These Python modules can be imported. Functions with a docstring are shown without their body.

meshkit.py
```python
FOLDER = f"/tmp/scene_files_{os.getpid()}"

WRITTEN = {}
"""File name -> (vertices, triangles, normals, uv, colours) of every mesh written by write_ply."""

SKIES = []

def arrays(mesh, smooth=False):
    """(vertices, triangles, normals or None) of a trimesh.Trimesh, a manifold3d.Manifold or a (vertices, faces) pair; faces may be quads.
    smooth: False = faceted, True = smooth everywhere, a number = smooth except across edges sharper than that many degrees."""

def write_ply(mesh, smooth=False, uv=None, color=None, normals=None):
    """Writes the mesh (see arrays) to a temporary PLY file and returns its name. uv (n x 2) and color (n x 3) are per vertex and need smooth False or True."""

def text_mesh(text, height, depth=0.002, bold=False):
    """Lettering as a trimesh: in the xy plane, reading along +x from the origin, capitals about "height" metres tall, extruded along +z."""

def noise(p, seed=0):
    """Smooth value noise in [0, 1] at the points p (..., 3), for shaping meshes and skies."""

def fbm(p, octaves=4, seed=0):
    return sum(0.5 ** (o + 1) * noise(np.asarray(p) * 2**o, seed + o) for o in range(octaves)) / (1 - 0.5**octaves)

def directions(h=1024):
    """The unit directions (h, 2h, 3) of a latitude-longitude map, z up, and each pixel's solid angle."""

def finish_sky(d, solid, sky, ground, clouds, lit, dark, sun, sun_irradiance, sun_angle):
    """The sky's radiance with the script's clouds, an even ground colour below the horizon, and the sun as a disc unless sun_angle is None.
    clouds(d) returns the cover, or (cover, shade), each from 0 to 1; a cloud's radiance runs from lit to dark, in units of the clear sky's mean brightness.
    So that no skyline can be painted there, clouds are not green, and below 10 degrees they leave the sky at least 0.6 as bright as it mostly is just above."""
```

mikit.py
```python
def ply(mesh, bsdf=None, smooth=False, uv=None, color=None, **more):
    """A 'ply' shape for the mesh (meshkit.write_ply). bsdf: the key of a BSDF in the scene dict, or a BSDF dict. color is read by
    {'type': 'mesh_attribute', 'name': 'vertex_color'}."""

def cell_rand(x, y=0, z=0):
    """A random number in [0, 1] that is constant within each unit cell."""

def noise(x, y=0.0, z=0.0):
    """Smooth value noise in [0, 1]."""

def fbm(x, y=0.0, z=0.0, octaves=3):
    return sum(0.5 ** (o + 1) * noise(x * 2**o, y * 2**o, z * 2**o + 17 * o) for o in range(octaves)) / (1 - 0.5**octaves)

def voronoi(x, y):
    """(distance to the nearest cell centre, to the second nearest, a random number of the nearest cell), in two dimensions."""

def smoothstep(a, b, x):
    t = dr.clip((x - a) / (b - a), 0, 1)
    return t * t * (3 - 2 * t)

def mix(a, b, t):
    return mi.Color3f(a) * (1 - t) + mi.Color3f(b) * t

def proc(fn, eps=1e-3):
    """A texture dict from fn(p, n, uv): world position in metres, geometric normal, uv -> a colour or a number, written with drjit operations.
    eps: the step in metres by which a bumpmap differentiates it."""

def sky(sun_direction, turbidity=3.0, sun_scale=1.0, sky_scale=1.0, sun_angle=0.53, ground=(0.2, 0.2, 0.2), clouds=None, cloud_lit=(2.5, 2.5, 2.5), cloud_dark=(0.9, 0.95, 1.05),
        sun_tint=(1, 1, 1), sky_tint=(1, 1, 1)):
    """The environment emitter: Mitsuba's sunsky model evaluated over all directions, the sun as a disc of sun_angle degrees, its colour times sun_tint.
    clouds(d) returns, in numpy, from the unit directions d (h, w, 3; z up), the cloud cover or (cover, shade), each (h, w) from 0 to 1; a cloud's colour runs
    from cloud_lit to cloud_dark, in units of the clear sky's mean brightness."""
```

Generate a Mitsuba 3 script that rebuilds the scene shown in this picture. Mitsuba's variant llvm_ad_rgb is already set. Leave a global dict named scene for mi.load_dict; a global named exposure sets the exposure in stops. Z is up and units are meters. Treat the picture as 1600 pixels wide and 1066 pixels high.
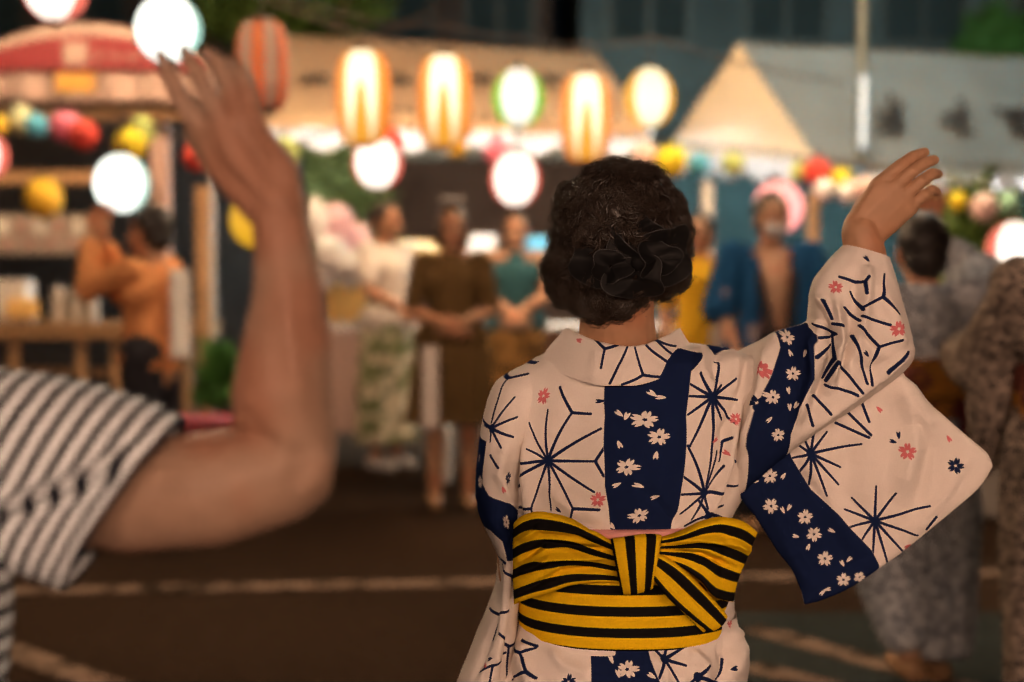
import math, random
import numpy as np
import trimesh
import drjit as dr
import mitsuba as mi
import manifold3d as m3
import mikit
import meshkit
from scipy.spatial import cKDTree
from scipy.interpolate import PchipInterpolator

T = mi.ScalarTransform4f
rng = np.random.default_rng(11)
random.seed(5)

# ------------------------------------------------------------------ camera, sky, exposure
F = 2222.0                                   # focal length in photograph pixels (about 50 mm on a full frame)
CAM = np.array([0.0, 0.0, 1.357])
PITCH = math.atan(128 / F)
FWD = np.array([0, math.cos(PITCH), -math.sin(PITCH)])
UP = np.array([0, math.sin(PITCH), math.cos(PITCH)])
exposure = 0.0
scene = {
    'camera': {'type': 'thinlens', 'fov': math.degrees(2 * math.atan(800 / F)), 'fov_axis': 'x', 'aperture_radius': 0.0130,
               'focus_distance': 2.05, 'near_clip': 0.05, 'far_clip': 400.0,
               'to_world': T().look_at(origin=CAM.tolist(), target=(CAM + FWD).tolist(), up=[0, 0, 1])},
    'sky': mikit.sky((0.35, -0.6, 0.25), turbidity=4, sun_scale=0.0, sky_scale=0.025, sun_angle=12, clouds=lambda d: 1.0,
                     cloud_lit=(0.7, 1.0, 1.3), cloud_dark=(0.7, 1.0, 1.3), ground=(0.05, 0.045, 0.04)),
}
scene['sky']['sampling_weight'] = 6.0
labels = {}


def pix(px, py, Y):
    """The world point at depth Y (metres along +y) seen at the photograph's pixel."""
    px, py, Y = np.broadcast_arrays(np.asarray(px, float), np.asarray(py, float), np.asarray(Y, float))
    d = FWD + ((px - 800) / F)[..., None] * np.array([1.0, 0, 0]) - ((py - 533) / F)[..., None] * UP
    return CAM + d * (Y / d[..., 1])[..., None]


def to_pix(P):
    d = np.asarray(P, float) - CAM
    z = d @ FWD
    return np.stack([800 + F * d[..., 0] / z, 533 - F * (d @ UP) / z], -1)


# ------------------------------------------------------------------ bookkeeping
def num(name, taken):
    if name not in taken:
        taken.add(name)
        return name
    k = 1
    while f'{name}_{k:03d}' in taken:
        k += 1
    taken.add(f'{name}_{k:03d}')
    return f'{name}_{k:03d}'


TAKEN = set(scene)


def thing(name, label, cat, group=None):
    key = num(name, TAKEN)
    labels[key] = {'label': label, 'category': cat}
    if group:
        labels[key]['group'] = group
    return key


def part(parent, name, mesh, bsdf, smooth=False, label=None, **kw):
    key = num(f'{parent}__{name}', TAKEN)
    scene[key] = mikit.ply(mesh, bsdf, smooth=smooth, **kw)
    if label:
        labels[key] = {'label': label}
    return key


def whole(name, mesh, bsdf, label, cat, group=None, smooth=False, **kw):
    key = thing(name, label, cat, group)
    scene[key] = mikit.ply(mesh, bsdf, smooth=smooth, **kw)
    return key


def struct(name, mesh, bsdf, smooth=False, label=None, **kw):
    key = num(name, TAKEN)
    scene[key] = mikit.ply(mesh, bsdf, smooth=smooth, **kw)
    labels[key] = {'kind': 'structure', 'label': label or name.replace('_', ' ')}
    return key


# ------------------------------------------------------------------ mesh helpers
def box(a, b):
    a, b = np.asarray(a, float), np.asarray(b, float)
    m = trimesh.creation.box(extents=np.abs(b - a))
    m.apply_translation((a + b) / 2)
    return m


def rbox(c, size, r=0.01, yaw=0.0):
    """A box with rounded edges, centred at c."""
    s = np.asarray(size, float) / 2 - r
    pts = []
    ico = trimesh.creation.icosphere(subdivisions=1, radius=r).vertices
    for sx in (-1, 1):
        for sy in (-1, 1):
            for sz in (-1, 1):
                pts.append(ico + s * [sx, sy, sz])
    m = trimesh.convex.convex_hull(np.vstack(pts))
    if yaw:
        m.apply_transform(trimesh.transformations.rotation_matrix(yaw, [0, 0, 1]))
    m.apply_translation(c)
    return m


def cat(ms):
    return trimesh.util.concatenate([m for m in ms])


def tube(pts, r, n=8):
    pts = np.asarray(pts, float)
    r = np.broadcast_to(np.asarray(r, float), (len(pts),))
    t = np.gradient(pts, axis=0)
    t /= np.linalg.norm(t, axis=1, keepdims=True) + 1e-12
    ref = np.array([0, 0, 1.0]) if abs(t[:, 2]).mean() < 0.8 else np.array([1.0, 0, 0])
    u = np.cross(t, ref)
    u /= np.linalg.norm(u, axis=1, keepdims=True) + 1e-12
    w = np.cross(t, u)
    a = np.arange(n) * 2 * np.pi / n
    V = pts[:, None] + r[:, None, None] * (np.cos(a)[None, :, None] * u[:, None] + np.sin(a)[None, :, None] * w[:, None])
    return ring_mesh(V)


def ring_mesh(V, caps=True):
    m, n = V.shape[:2]
    i, j = np.meshgrid(np.arange(m - 1), np.arange(n), indexing='ij')
    k = (j + 1) % n
    q = np.stack([i * n + j, i * n + k, (i + 1) * n + k, (i + 1) * n + j], -1).reshape(-1, 4)
    f = [q[:, [0, 1, 2]], q[:, [0, 2, 3]]]
    v = V.reshape(-1, 3)
    if caps:
        c0, c1 = V[0].mean(0), V[-1].mean(0)
        v = np.vstack([v, c0, c1])
        a = np.arange(n)
        b = (a + 1) % n
        f.append(np.stack([np.full(n, m * n), b, a], 1))
        f.append(np.stack([np.full(n, m * n + 1), (m - 1) * n + a, (m - 1) * n + b], 1))
    return trimesh.Trimesh(v, np.vstack(f), process=False)


def spin(profile, n=24, centre=(0, 0, 0)):
    p = np.asarray(profile, float)
    a = np.arange(n) * 2 * np.pi / n
    V = np.stack([p[:, 0:1] * np.cos(a), p[:, 0:1] * np.sin(a), np.repeat(p[:, 1:2], n, 1)], -1)
    return ring_mesh(V + np.asarray(centre))


def fix(m):
    m = trimesh.Trimesh(m.vertices, m.faces, process=True)
    trimesh.repair.fix_normals(m)
    return m


ICO = trimesh.creation.icosphere(subdivisions=2).vertices


def bone(p, q, rp, rq):
    return m3.Manifold.hull_points(np.vstack([ICO * rp + np.asarray(p), ICO * rq + np.asarray(q)]))


def blob(p, r):
    return m3.Manifold.hull_points(ICO * np.asarray(r) + np.asarray(p))


def chain(pts, rad):
    return [bone(pts[i], pts[i + 1], rad[i], rad[i + 1]) for i in range(len(pts) - 1)]


def relax(t, rounds, limit):
    """Smooths the seams of a fused body; a vertex that the filter throws off goes back where it was."""
    v0 = np.array(t.vertices)
    trimesh.smoothing.filter_taubin(t, lamb=0.5, nu=0.52, iterations=rounds)
    v = np.array(t.vertices)
    off = ~np.isfinite(v).all(1) | (np.linalg.norm(np.nan_to_num(v) - v0, axis=1) > limit)
    near = np.zeros(len(v), bool)
    e = t.edges_unique
    near[e[off[e].any(1)].ravel()] = True
    v[off | near] = v0[off | near]
    t.vertices = v
    return t


def fuse(parts, edge=0.012, rounds=12):
    m = m3.Manifold.batch_boolean(parts, m3.OpType.Add).refine_to_length(edge).to_mesh()
    t = trimesh.Trimesh(m.vert_properties[:, :3], m.tri_verts, process=True, merge_norm=True, merge_tex=True)
    return relax(t, rounds, 0.022)


def unit(v):
    v = np.asarray(v, float)
    return v / (np.linalg.norm(v) + 1e-12)


def poly(pts, t):
    """Points at fractions t of a polyline's length, smoothed by a monotone spline."""
    pts = np.asarray(pts, float)
    if len(pts) == 2:
        return pts[0] + (pts[1] - pts[0]) * np.asarray(t)[:, None]
    s = np.r_[0, np.cumsum(np.linalg.norm(np.diff(pts, axis=0), axis=1))]
    return PchipInterpolator(s / s[-1], pts)(np.asarray(t))


# ------------------------------------------------------------------ materials
def col(*c):
    return {'type': 'rgb', 'value': list(c)}


def mat(name, rgb, rough=0.7, spec=0.4, metal=0.0, two=True, **kw):
    base = mikit.proc(rgb) if callable(rgb) else col(*rgb)
    if spec == 0:
        scene[name] = {'type': 'twosided', 'bsdf': {'type': 'diffuse', 'reflectance': base}}
        TAKEN.add(name)
        return name
    b = {'type': 'principled', 'base_color': base, 'roughness': rough, 'specular': spec, 'metallic': metal, **kw}
    scene[name] = {'type': 'twosided', 'bsdf': b} if two else b
    TAKEN.add(name)
    return name


def speck(c, amount, scale, seed=0.0):
    c = [float(x) for x in c]

    def fn(p, n, uv):
        k = mikit.fbm(p.x * scale + seed, p.y * scale, p.z * scale, 3)
        return mi.Color3f(*c) * (1 - amount + 2 * amount * k)
    return fn


def asphalt_fn(p, n, uv):
    big = mikit.fbm(p.x * 0.7, p.y * 0.7, 0.0, 3)
    grit = mikit.noise(p.x * 90, p.y * 90, 0.0)
    wide = mikit.fbm(p.x * 0.23 + 4.0, p.y * 0.35, 0.0, 2)
    k = (0.15 + 0.8 * big + 0.9 * wide) * (0.7 + 0.6 * grit)  # broad patches put uneven pools of lantern light into the colour
    return mi.Color3f(0.025, 0.0155, 0.0105) * k


def paint_fn(p, n, uv):
    k = mikit.smoothstep(0.25, 0.6, mikit.fbm(p.x * 14, p.y * 14, 0.0, 3))
    return mikit.mix(mi.Color3f(0.030, 0.022, 0.016), mi.Color3f(0.16, 0.11, 0.08), k)


def grey_asphalt_fn(p, n, uv):
    k = (0.5 + mikit.fbm(p.x * 1.3, p.y * 1.3, 3.0, 3)) * (0.7 + 0.6 * mikit.noise(p.x * 90, p.y * 90, 5.0))
    return mi.Color3f(0.024, 0.028, 0.026) * k


mat('asphalt', asphalt_fn, 0.75, 0)
mat('asphalt_grey', grey_asphalt_fn, 0.75, 0)
mat('road_paint', paint_fn, 0.7, 0)
mat('paper_lit', (0.10, 0.085, 0.07), 0.8, 0)
mat('concrete_teal', speck((0.105, 0.165, 0.185), 0.6, 0.5), 0.85, 0)
mat('concrete_dark', speck((0.10, 0.085, 0.08), 0.35, 0.8, 3.0), 0.85, 0)
mat('glass_dark', (0.045, 0.075, 0.085), 0.5, 0)
mat('canvas', speck((0.54, 0.385, 0.26), 0.12, 2.5), 0.85, 0)
mat('canvas_bright', speck((0.76, 0.67, 0.51), 0.10, 2.5, 6.0), 0.85, 0)  # gable copy of the right tent canvas, lightened as if better lit
mat('canvas_dim', speck((0.22, 0.25, 0.26), 0.12, 2.5, 4.0), 0.85, 0)  # roof copy of the same canvas, darkened and cooled for weaker light
mat('steel', (0.45, 0.46, 0.47), 0.35, 0.5, 0.7)
mat('galvanised', (0.09, 0.12, 0.12), 0.45, 0.5, 0.3)
mat('ink', (0.02, 0.02, 0.025), 0.8, 0.2)
mat('wood', speck((0.20, 0.115, 0.055), 0.35, 8.0), 0.65)
mat('pale_wood', speck((0.34, 0.21, 0.11), 0.25, 8.0), 0.65)
mat('red_sign', (0.20, 0.018, 0.028), 0.6)
mat('white_paint', (0.72, 0.68, 0.64), 0.6)
mat('pinkish_paint', (0.42, 0.29, 0.26), 0.6)
mat('orange_paint', (0.75, 0.30, 0.06), 0.6)
mat('curtain_brown', speck((0.052, 0.024, 0.015), 0.4, 3.0), 0.85, 0)
mat('curtain_teal', speck((0.035, 0.055, 0.055), 0.4, 3.0), 0.85, 0)
mat('curtain_black', speck((0.022, 0.018, 0.016), 0.4, 3.0), 0.85, 0)
mat('leaf', (0.07, 0.13, 0.025), 0.6, 0.3)
mat('leaf_olive', (0.12, 0.12, 0.03), 0.6, 0.3)
mat('leaf_bright', (0.05, 0.16, 0.035), 0.6, 0.3)
mat('bark', (0.09, 0.06, 0.04), 0.9)
mat('wire', (0.05, 0.04, 0.035), 0.6)
mat('cap_black', (0.03, 0.02, 0.015), 0.5)
mat('paper_red', (0.60, 0.05, 0.04), 0.7)
mat('paper_pink', (0.80, 0.16, 0.26), 0.7)
mat('paper_yellow', (0.85, 0.58, 0.02), 0.7)
mat('paper_gold', (0.72, 0.40, 0.03), 0.7)
mat('paper_blue', (0.08, 0.42, 0.62), 0.7)
mat('paper_navy', (0.04, 0.13, 0.26), 0.7)
mat('paper_cream', (0.72, 0.66, 0.38), 0.7)
mat('paper_green', (0.45, 0.55, 0.16), 0.7)
mat('paper_mint', (0.30, 0.60, 0.42), 0.7)
mat('paper_white', (0.80, 0.77, 0.74), 0.7)
mat('paper_rose', (0.80, 0.52, 0.48), 0.7)
def skin_fn(c, seed):
    def fn(p, n, uv):
        fine = mikit.fbm(p.x * 60 + seed, p.y * 60, p.z * 60, 2)
        wide = mikit.fbm(p.x * 13, p.y * 13 + seed, p.z * 13, 2)
        base = mi.Color3f(*c) * (0.90 + 0.2 * fine)
        return mikit.mix(base, base * mi.Color3f(0.95, 0.74, 0.68), mikit.smoothstep(0.42, 0.68, wide))
    return fn


mat('skin', skin_fn((0.47, 0.29, 0.19), 0.0), 0.5, 0.3)
mat('skin_dim', skin_fn((0.29, 0.185, 0.13), 3.0), 0.5, 0.22)  # skin darkened in its colour for the weaker light on the near arm
mat('skin_tan', skin_fn((0.42, 0.235, 0.14), 5.0), 0.5, 0.3)
mat('nail', (0.30, 0.19, 0.15), 0.3, 0.5)
mat('hair', (0.014, 0.0095, 0.0075), 0.40, 0.5)
mat('hair_strand', (0.034, 0.023, 0.017), 0.42, 0.5)  # lighter than the hair below, highlights put into the colour
mat('hair_black', (0.015, 0.012, 0.011), 0.5, 0.4)
mat('eye_dark', (0.02, 0.015, 0.012), 0.3)
mat('lip', (0.40, 0.13, 0.11), 0.5)
mat('mask_cloth', (0.60, 0.60, 0.62), 0.8)
scene['organza'] = {'type': 'mask', 'opacity': 0.62, 'bsdf': {'type': 'twosided', 'bsdf': {'type': 'principled', 'base_color': col(0.008, 0.008, 0.009), 'roughness': 0.6, 'specular': 0.2}}}
TAKEN.add('organza')
mat('organza_edge', (0.030, 0.030, 0.032), 0.45, 0.4)
mat('cloth_orange', speck((0.74, 0.31, 0.125), 0.15, 12.0), 0.85, 0)
mat('cloth_black', (0.02, 0.02, 0.024), 0.85, 0)
mat('cloth_white', speck((0.66, 0.60, 0.55), 0.10, 10.0), 0.85, 0)
mat('cloth_olive', speck((0.075, 0.045, 0.020), 0.15, 10.0), 0.85, 0)
mat('cloth_teal', (0.03, 0.09, 0.11), 0.85, 0)
mat('cloth_yellow', (0.72, 0.42, 0.03), 0.85, 0)
mat('cloth_jeans', (0.05, 0.12, 0.26), 0.85, 0)
mat('shoe_white', (0.62, 0.60, 0.58), 0.7)
mat('shoe_tan', (0.32, 0.18, 0.09), 0.6)
mat('plastic_blue', (0.06, 0.33, 0.60), 0.4)
mat('bag_white', (0.75, 0.70, 0.70), 0.3, 0.5)
mat('bag_pink', (0.72, 0.42, 0.48), 0.3, 0.5)
mat('card_yellow', (0.72, 0.46, 0.15), 0.7)
mat('tin', (0.40, 0.37, 0.33), 0.4, 0.5, 0.4)


def floral_fn(a, b, scale, lo, hi, seed):
    def fn(p, n, uv):
        k = mikit.fbm(p.x * scale + seed, p.y * scale, p.z * scale, 3)
        return mikit.mix(mi.Color3f(*a), mi.Color3f(*b), mikit.smoothstep(lo, hi, k))
    return fn


mat('skirt_print', floral_fn((0.14, 0.17, 0.08), (0.55, 0.50, 0.38), 14.0, 0.40, 0.58, 1.0), 0.85, 0)
mat('skirt_brown', floral_fn((0.08, 0.045, 0.02), (0.26, 0.14, 0.05), 14.0, 0.40, 0.60, 2.0), 0.85, 0)
mat('yukata_grey', floral_fn((0.19, 0.22, 0.27), (0.62, 0.66, 0.70), 58.0, 0.34, 0.68, 3.0), 0.85, 0)
mat('yukata_brown', floral_fn((0.050, 0.040, 0.036), (0.36, 0.29, 0.24), 90.0, 0.42, 0.60, 4.0), 0.85, 0)
mat('happi_blue', floral_fn((0.012, 0.055, 0.14), (0.35, 0.30, 0.32), 5.0, 0.66, 0.72, 5.0), 0.85, 0)
mat('obi_ochre', floral_fn((0.30, 0.13, 0.025), (0.12, 0.04, 0.03), 9.0, 0.45, 0.6, 6.0), 0.85, 0)
mat('obi_wine', (0.10, 0.015, 0.02), 0.85, 0)

# ------------------------------------------------------------------ ground
g = trimesh.creation.box(extents=(160, 160, 0.5))
g.apply_translation((0, 60, -0.25))
struct('ground', g, 'asphalt', label='dark asphalt of the plaza')


def stripe(a, b, w, z=0.007):
    a, b = np.asarray(a, float), np.asarray(b, float)
    d = unit(b - a)
    n = np.array([-d[1], d[0]]) * w / 2
    q = [a - n, b - n, b + n, a + n]
    v = [[*p, z] for p in q] + [[*p, z - 0.003] for p in q]
    f = [[0, 1, 2], [0, 2, 3], [0, 4, 5], [0, 5, 1], [1, 5, 6], [1, 6, 2], [2, 6, 7], [2, 7, 3], [3, 7, 4], [3, 4, 0]]
    return trimesh.Trimesh(v, f, process=False)


def on_ground(px, py):
    d = pix(px, py, 1.0) - CAM
    return (CAM + d * (-CAM[2] / d[2]))[:2]


a, b = on_ground(1150, 958), on_ground(1700, 958)
struct('pavement_patch', box((a[0] - 0.1, -6, -0.01), (8.0, a[1], 0.003)), 'asphalt_grey', label='newer grey asphalt at the lower right')
L0, L1 = on_ground(60, 925), on_ground(1560, 897)
dL = unit(L1 - L0)
struct('road_line', stripe(L0 - dL * 3, L1 + dL * 4, 0.13), 'road_paint', label='worn white line painted across the asphalt')
a, b = on_ground(0, 1012), on_ground(160, 1072)
struct('road_line', stripe(a - unit(b - a) * 2, b + unit(b - a) * 0.9, 0.13), 'road_paint', label='worn white line at the lower left')
a, b = on_ground(1170, 982), on_ground(1370, 1038)
struct('road_line', stripe(a, b + unit(b - a) * 2.0, 0.12), 'road_paint', label='upper slanting white line at the right')
a, b = on_ground(1170, 1042), on_ground(1290, 1075)
struct('road_line', stripe(a, b + unit(b - a) * 1.5, 0.12), 'road_paint', label='lower slanting white line at the right')


# ------------------------------------------------------------------ buildings behind
def building(label, x0, x1, y0, y1, h, wall, cols, floors, z0, ww, wh):
    t = thing('building', label, 'building')
    part(t, 'wall', box((x0, y0, 0), (x1, y1, h)), wall)
    part(t, 'roof', box((x0 - 0.2, y0 - 0.25, h), (x1 + 0.2, y1, h + 0.35)), wall)
    for fl in range(floors):
        z = z0 + fl * 3.1
        part(t, 'ledge', box((x0 - 0.05, y0 - 0.18, z - 0.75), (x1 + 0.05, y0 - 0.001, z - 0.5)), wall)
        for c in range(cols):
            x = x0 + (c + 0.5) * (x1 - x0) / cols
            w = part(t, 'window', cat([box((x - ww / 2 - 0.06, y0 - 0.06, z + s), (x + ww / 2 + 0.06, y0 - 0.002, z + s + 0.07)) for s in (-0.07, wh)] +
                                      [box((x + s, y0 - 0.055, z), (x + s + 0.06, y0 - 0.002, z + wh)) for s in (-ww / 2 - 0.06, -0.03, ww / 2)]), 'galvanised')
            part(w, 'pane', box((x - ww / 2, y0 - 0.02, z), (x + ww / 2, y0 - 0.0015, z + wh)), 'glass_dark')
    return t


building('grey concrete building behind the right tent', 1.0, 15.0, 21.0, 30.0, 11.0, 'concrete_teal', 7, 3, 1.45, 1.1, 1.5)
building('dark brown building behind the middle tent', -9.0, 0.6, 22.5, 31.0, 9.0, 'concrete_dark', 6, 2, 1.35, 1.0, 1.6)
building('dark building at the far left behind the stall', -21.0, -9.6, 21.5, 30.0, 9.0, 'concrete_dark', 5, 2, 1.35, 1.2, 1.6)


# ------------------------------------------------------------------ trees
def foliage(c, r, n, leaf=0.09, seed=0, clumps=26):
    g = np.random.default_rng(seed)
    cc = g.normal(size=(clumps, 3))
    cc = cc / np.linalg.norm(cc, axis=1, keepdims=True) * (g.random((clumps, 1)) ** 0.4) * np.asarray(r) * 0.82
    k = g.integers(0, clumps, n)
    p = cc[k] + g.normal(size=(n, 3)) * np.asarray(r) * 0.17 + np.asarray(c)
    a, b = g.normal(size=(n, 3)), g.normal(size=(n, 3))
    a /= np.linalg.norm(a, axis=1, keepdims=True)
    b -= a * (a * b).sum(1, keepdims=True)
    b /= np.linalg.norm(b, axis=1, keepdims=True)
    s = leaf * (0.6 + 0.8 * g.random((n, 1)))
    V = np.stack([p - a * s, p + b * s * 0.45, p + a * s, p - b * s * 0.45], 1).reshape(-1, 3)
    i = np.arange(n)[:, None] * 4
    return trimesh.Trimesh(V, np.vstack([i + [0, 1, 2], i + [0, 2, 3]]), process=False)


def tree(label, px, py, Y, rx, rz, leafmat, n, seed, leaf=0.10):
    t = thing('tree', label, 'tree')
    c = pix(px, py, Y)
    base = np.array([c[0], Y, 0])
    h = c[2]
    pts = [base, base + [0.05, 0, h * 0.5], base + [0.0, 0.05, h * 0.95]]
    limbs = [tube(pts, [0.16, 0.11, 0.05], 9)]
    g = np.random.default_rng(seed)
    for k in range(6):
        q = c + g.normal(size=3) * [rx * 0.5, rx * 0.5, rz * 0.5]
        s = base + [0.03, 0.0, h * (0.55 + 0.06 * k)]
        limbs.append(tube([s, (s + q) / 2 + [0, 0, 0.1], q], [0.05, 0.035, 0.012], 6))
    part(t, 'trunk', cat(limbs), 'bark', smooth=40)
    part(t, 'crown', foliage(c, (rx, rx, rz), n, leaf, seed), leafmat)
    return t


tree('dark green tree above the left stall, left of the striped lantern', 440, -10, 16.0, 1.05, 0.75, 'leaf', 5000, 3)
tree('bright green tree top rising behind the right tent', 1548, 72, 18.5, 0.52, 0.52, 'leaf_bright', 3500, 4, 0.08)
tree('olive green tree standing under the lanterns between stall and middle tent', 520, 300, 13.6, 0.62, 0.95, 'leaf_olive', 6000, 5, 0.09)
tree('green tree standing behind the right dancer', 1525, 430, 9.5, 0.30, 0.62, 'leaf', 3000, 6, 0.07)


# ------------------------------------------------------------------ tents
def sheet(quads, thick=0.006):
    """Thin closed sheet over a grid V (m, n, 3)."""
    V = np.asarray(quads, float)
    m, n = V.shape[:2]
    du, dv = np.gradient(V, axis=0), np.gradient(V, axis=1)
    nn = np.cross(du, dv)
    nn /= np.linalg.norm(nn, axis=-1, keepdims=True) + 1e-12
    A, B = V + nn * thick / 2, V - nn * thick / 2
    i, j = np.meshgrid(np.arange(m - 1), np.arange(n - 1), indexing='ij')
    q = np.stack([i * n + j, (i + 1) * n + j, (i + 1) * n + j + 1, i * n + j + 1], -1).reshape(-1, 4)
    fa = np.vstack([q[:, [0, 1, 2]], q[:, [0, 2, 3]]])
    fb = fa[:, ::-1] + m * n
    loop = [k for k in range(n)] + [r * n + n - 1 for r in range(1, m)] + [(m - 1) * n + k for k in range(n - 2, -1, -1)] + [r * n for r in range(m - 2, 0, -1)]
    loop = np.array(loop)
    nx = np.roll(loop, -1)
    side = np.vstack([np.stack([loop, nx, nx + m * n], 1), np.stack([loop, nx + m * n, loop + m * n], 1)])
    return trimesh.Trimesh(np.vstack([A.reshape(-1, 3), B.reshape(-1, 3)]), np.vstack([fa, fb, side]), process=False)


def bilinear(a, b, c, d, m, n, sag=0.0, seed=1):
    """Grid with corners a-b (first row), d-c (last row)."""
    s, t = np.meshgrid(np.linspace(0, 1, m), np.linspace(0, 1, n), indexing='ij')
    s, t = s[..., None], t[..., None]
    V = (1 - s) * ((1 - t) * a + t * b) + s * ((1 - t) * d + t * c)
    V[..., 2] -= sag * (np.sin(np.pi * s) * np.sin(np.pi * t))[..., 0]
    V[..., 2] += 0.03 * (meshkit.fbm(np.stack([s[..., 0] * 6, t[..., 0] * 14, 0 * s[..., 0]], -1), 3, seed) - 0.5)
    return V


def valance(a, b, drop, scallop, seg, name, parent, bsdf):
    L = np.linalg.norm(b - a)
    n = int(L / 0.03)
    t = np.linspace(0, 1, n)
    low = drop + scallop * np.abs(np.sin(np.pi * t * L / seg))
    nrm = unit(np.cross(b - a, [0, 0, 1]))
    rows = []
    for k in np.linspace(0, 1, 6):
        P = a + t[:, None] * (b - a)
        P = P - np.array([0, 0, 1.0]) * (low * k)[:, None] + nrm * (0.02 * k * np.sin(2 * np.pi * t * L / seg * 0.5))[:, None]
        rows.append(P)
    return part(parent, name, sheet(np.array(rows), 0.004), bsdf, smooth=True)


scene['canvas_lit'] = {'type': 'principledthin', 'base_color': col(0.72, 0.72, 0.72), 'roughness': 0.8, 'diff_trans': 1.1, 'spec_trans': 0.0}
TAKEN.add('canvas_lit')


def glyph(c, ux, uz, size, seed, extra=0):
    """A brush-written character too blurred to read: a handful of strokes lying on the cloth."""
    g = np.random.default_rng(seed)
    n = unit(np.cross(ux, uz))
    ms = []
    for k in range(6 + extra):
        horiz = k % 2 == 0
        ln = size * (0.45 + 0.5 * g.random())
        w = size * 0.085
        o = ux * (g.random() - 0.5) * size * 0.6 + uz * (g.random() - 0.5) * size * 0.75
        d = ux if horiz else uz
        d = unit(d + 0.25 * (g.random() - 0.5) * (uz if horiz else ux))
        e = unit(np.cross(n, d))
        if k >= 5:
            d, e = unit(ux + uz), unit(ux - uz)
            ln *= 0.5
        P = c + o
        q = [P + sx * d * ln / 2 + sy * e * w / 2 + sz * n * 0.004 for sz in (-1, 1) for sy in (-1, 1) for sx in (-1, 1)]
        ms.append(trimesh.convex.convex_hull(np.array(q)))
    return cat(ms)


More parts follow.
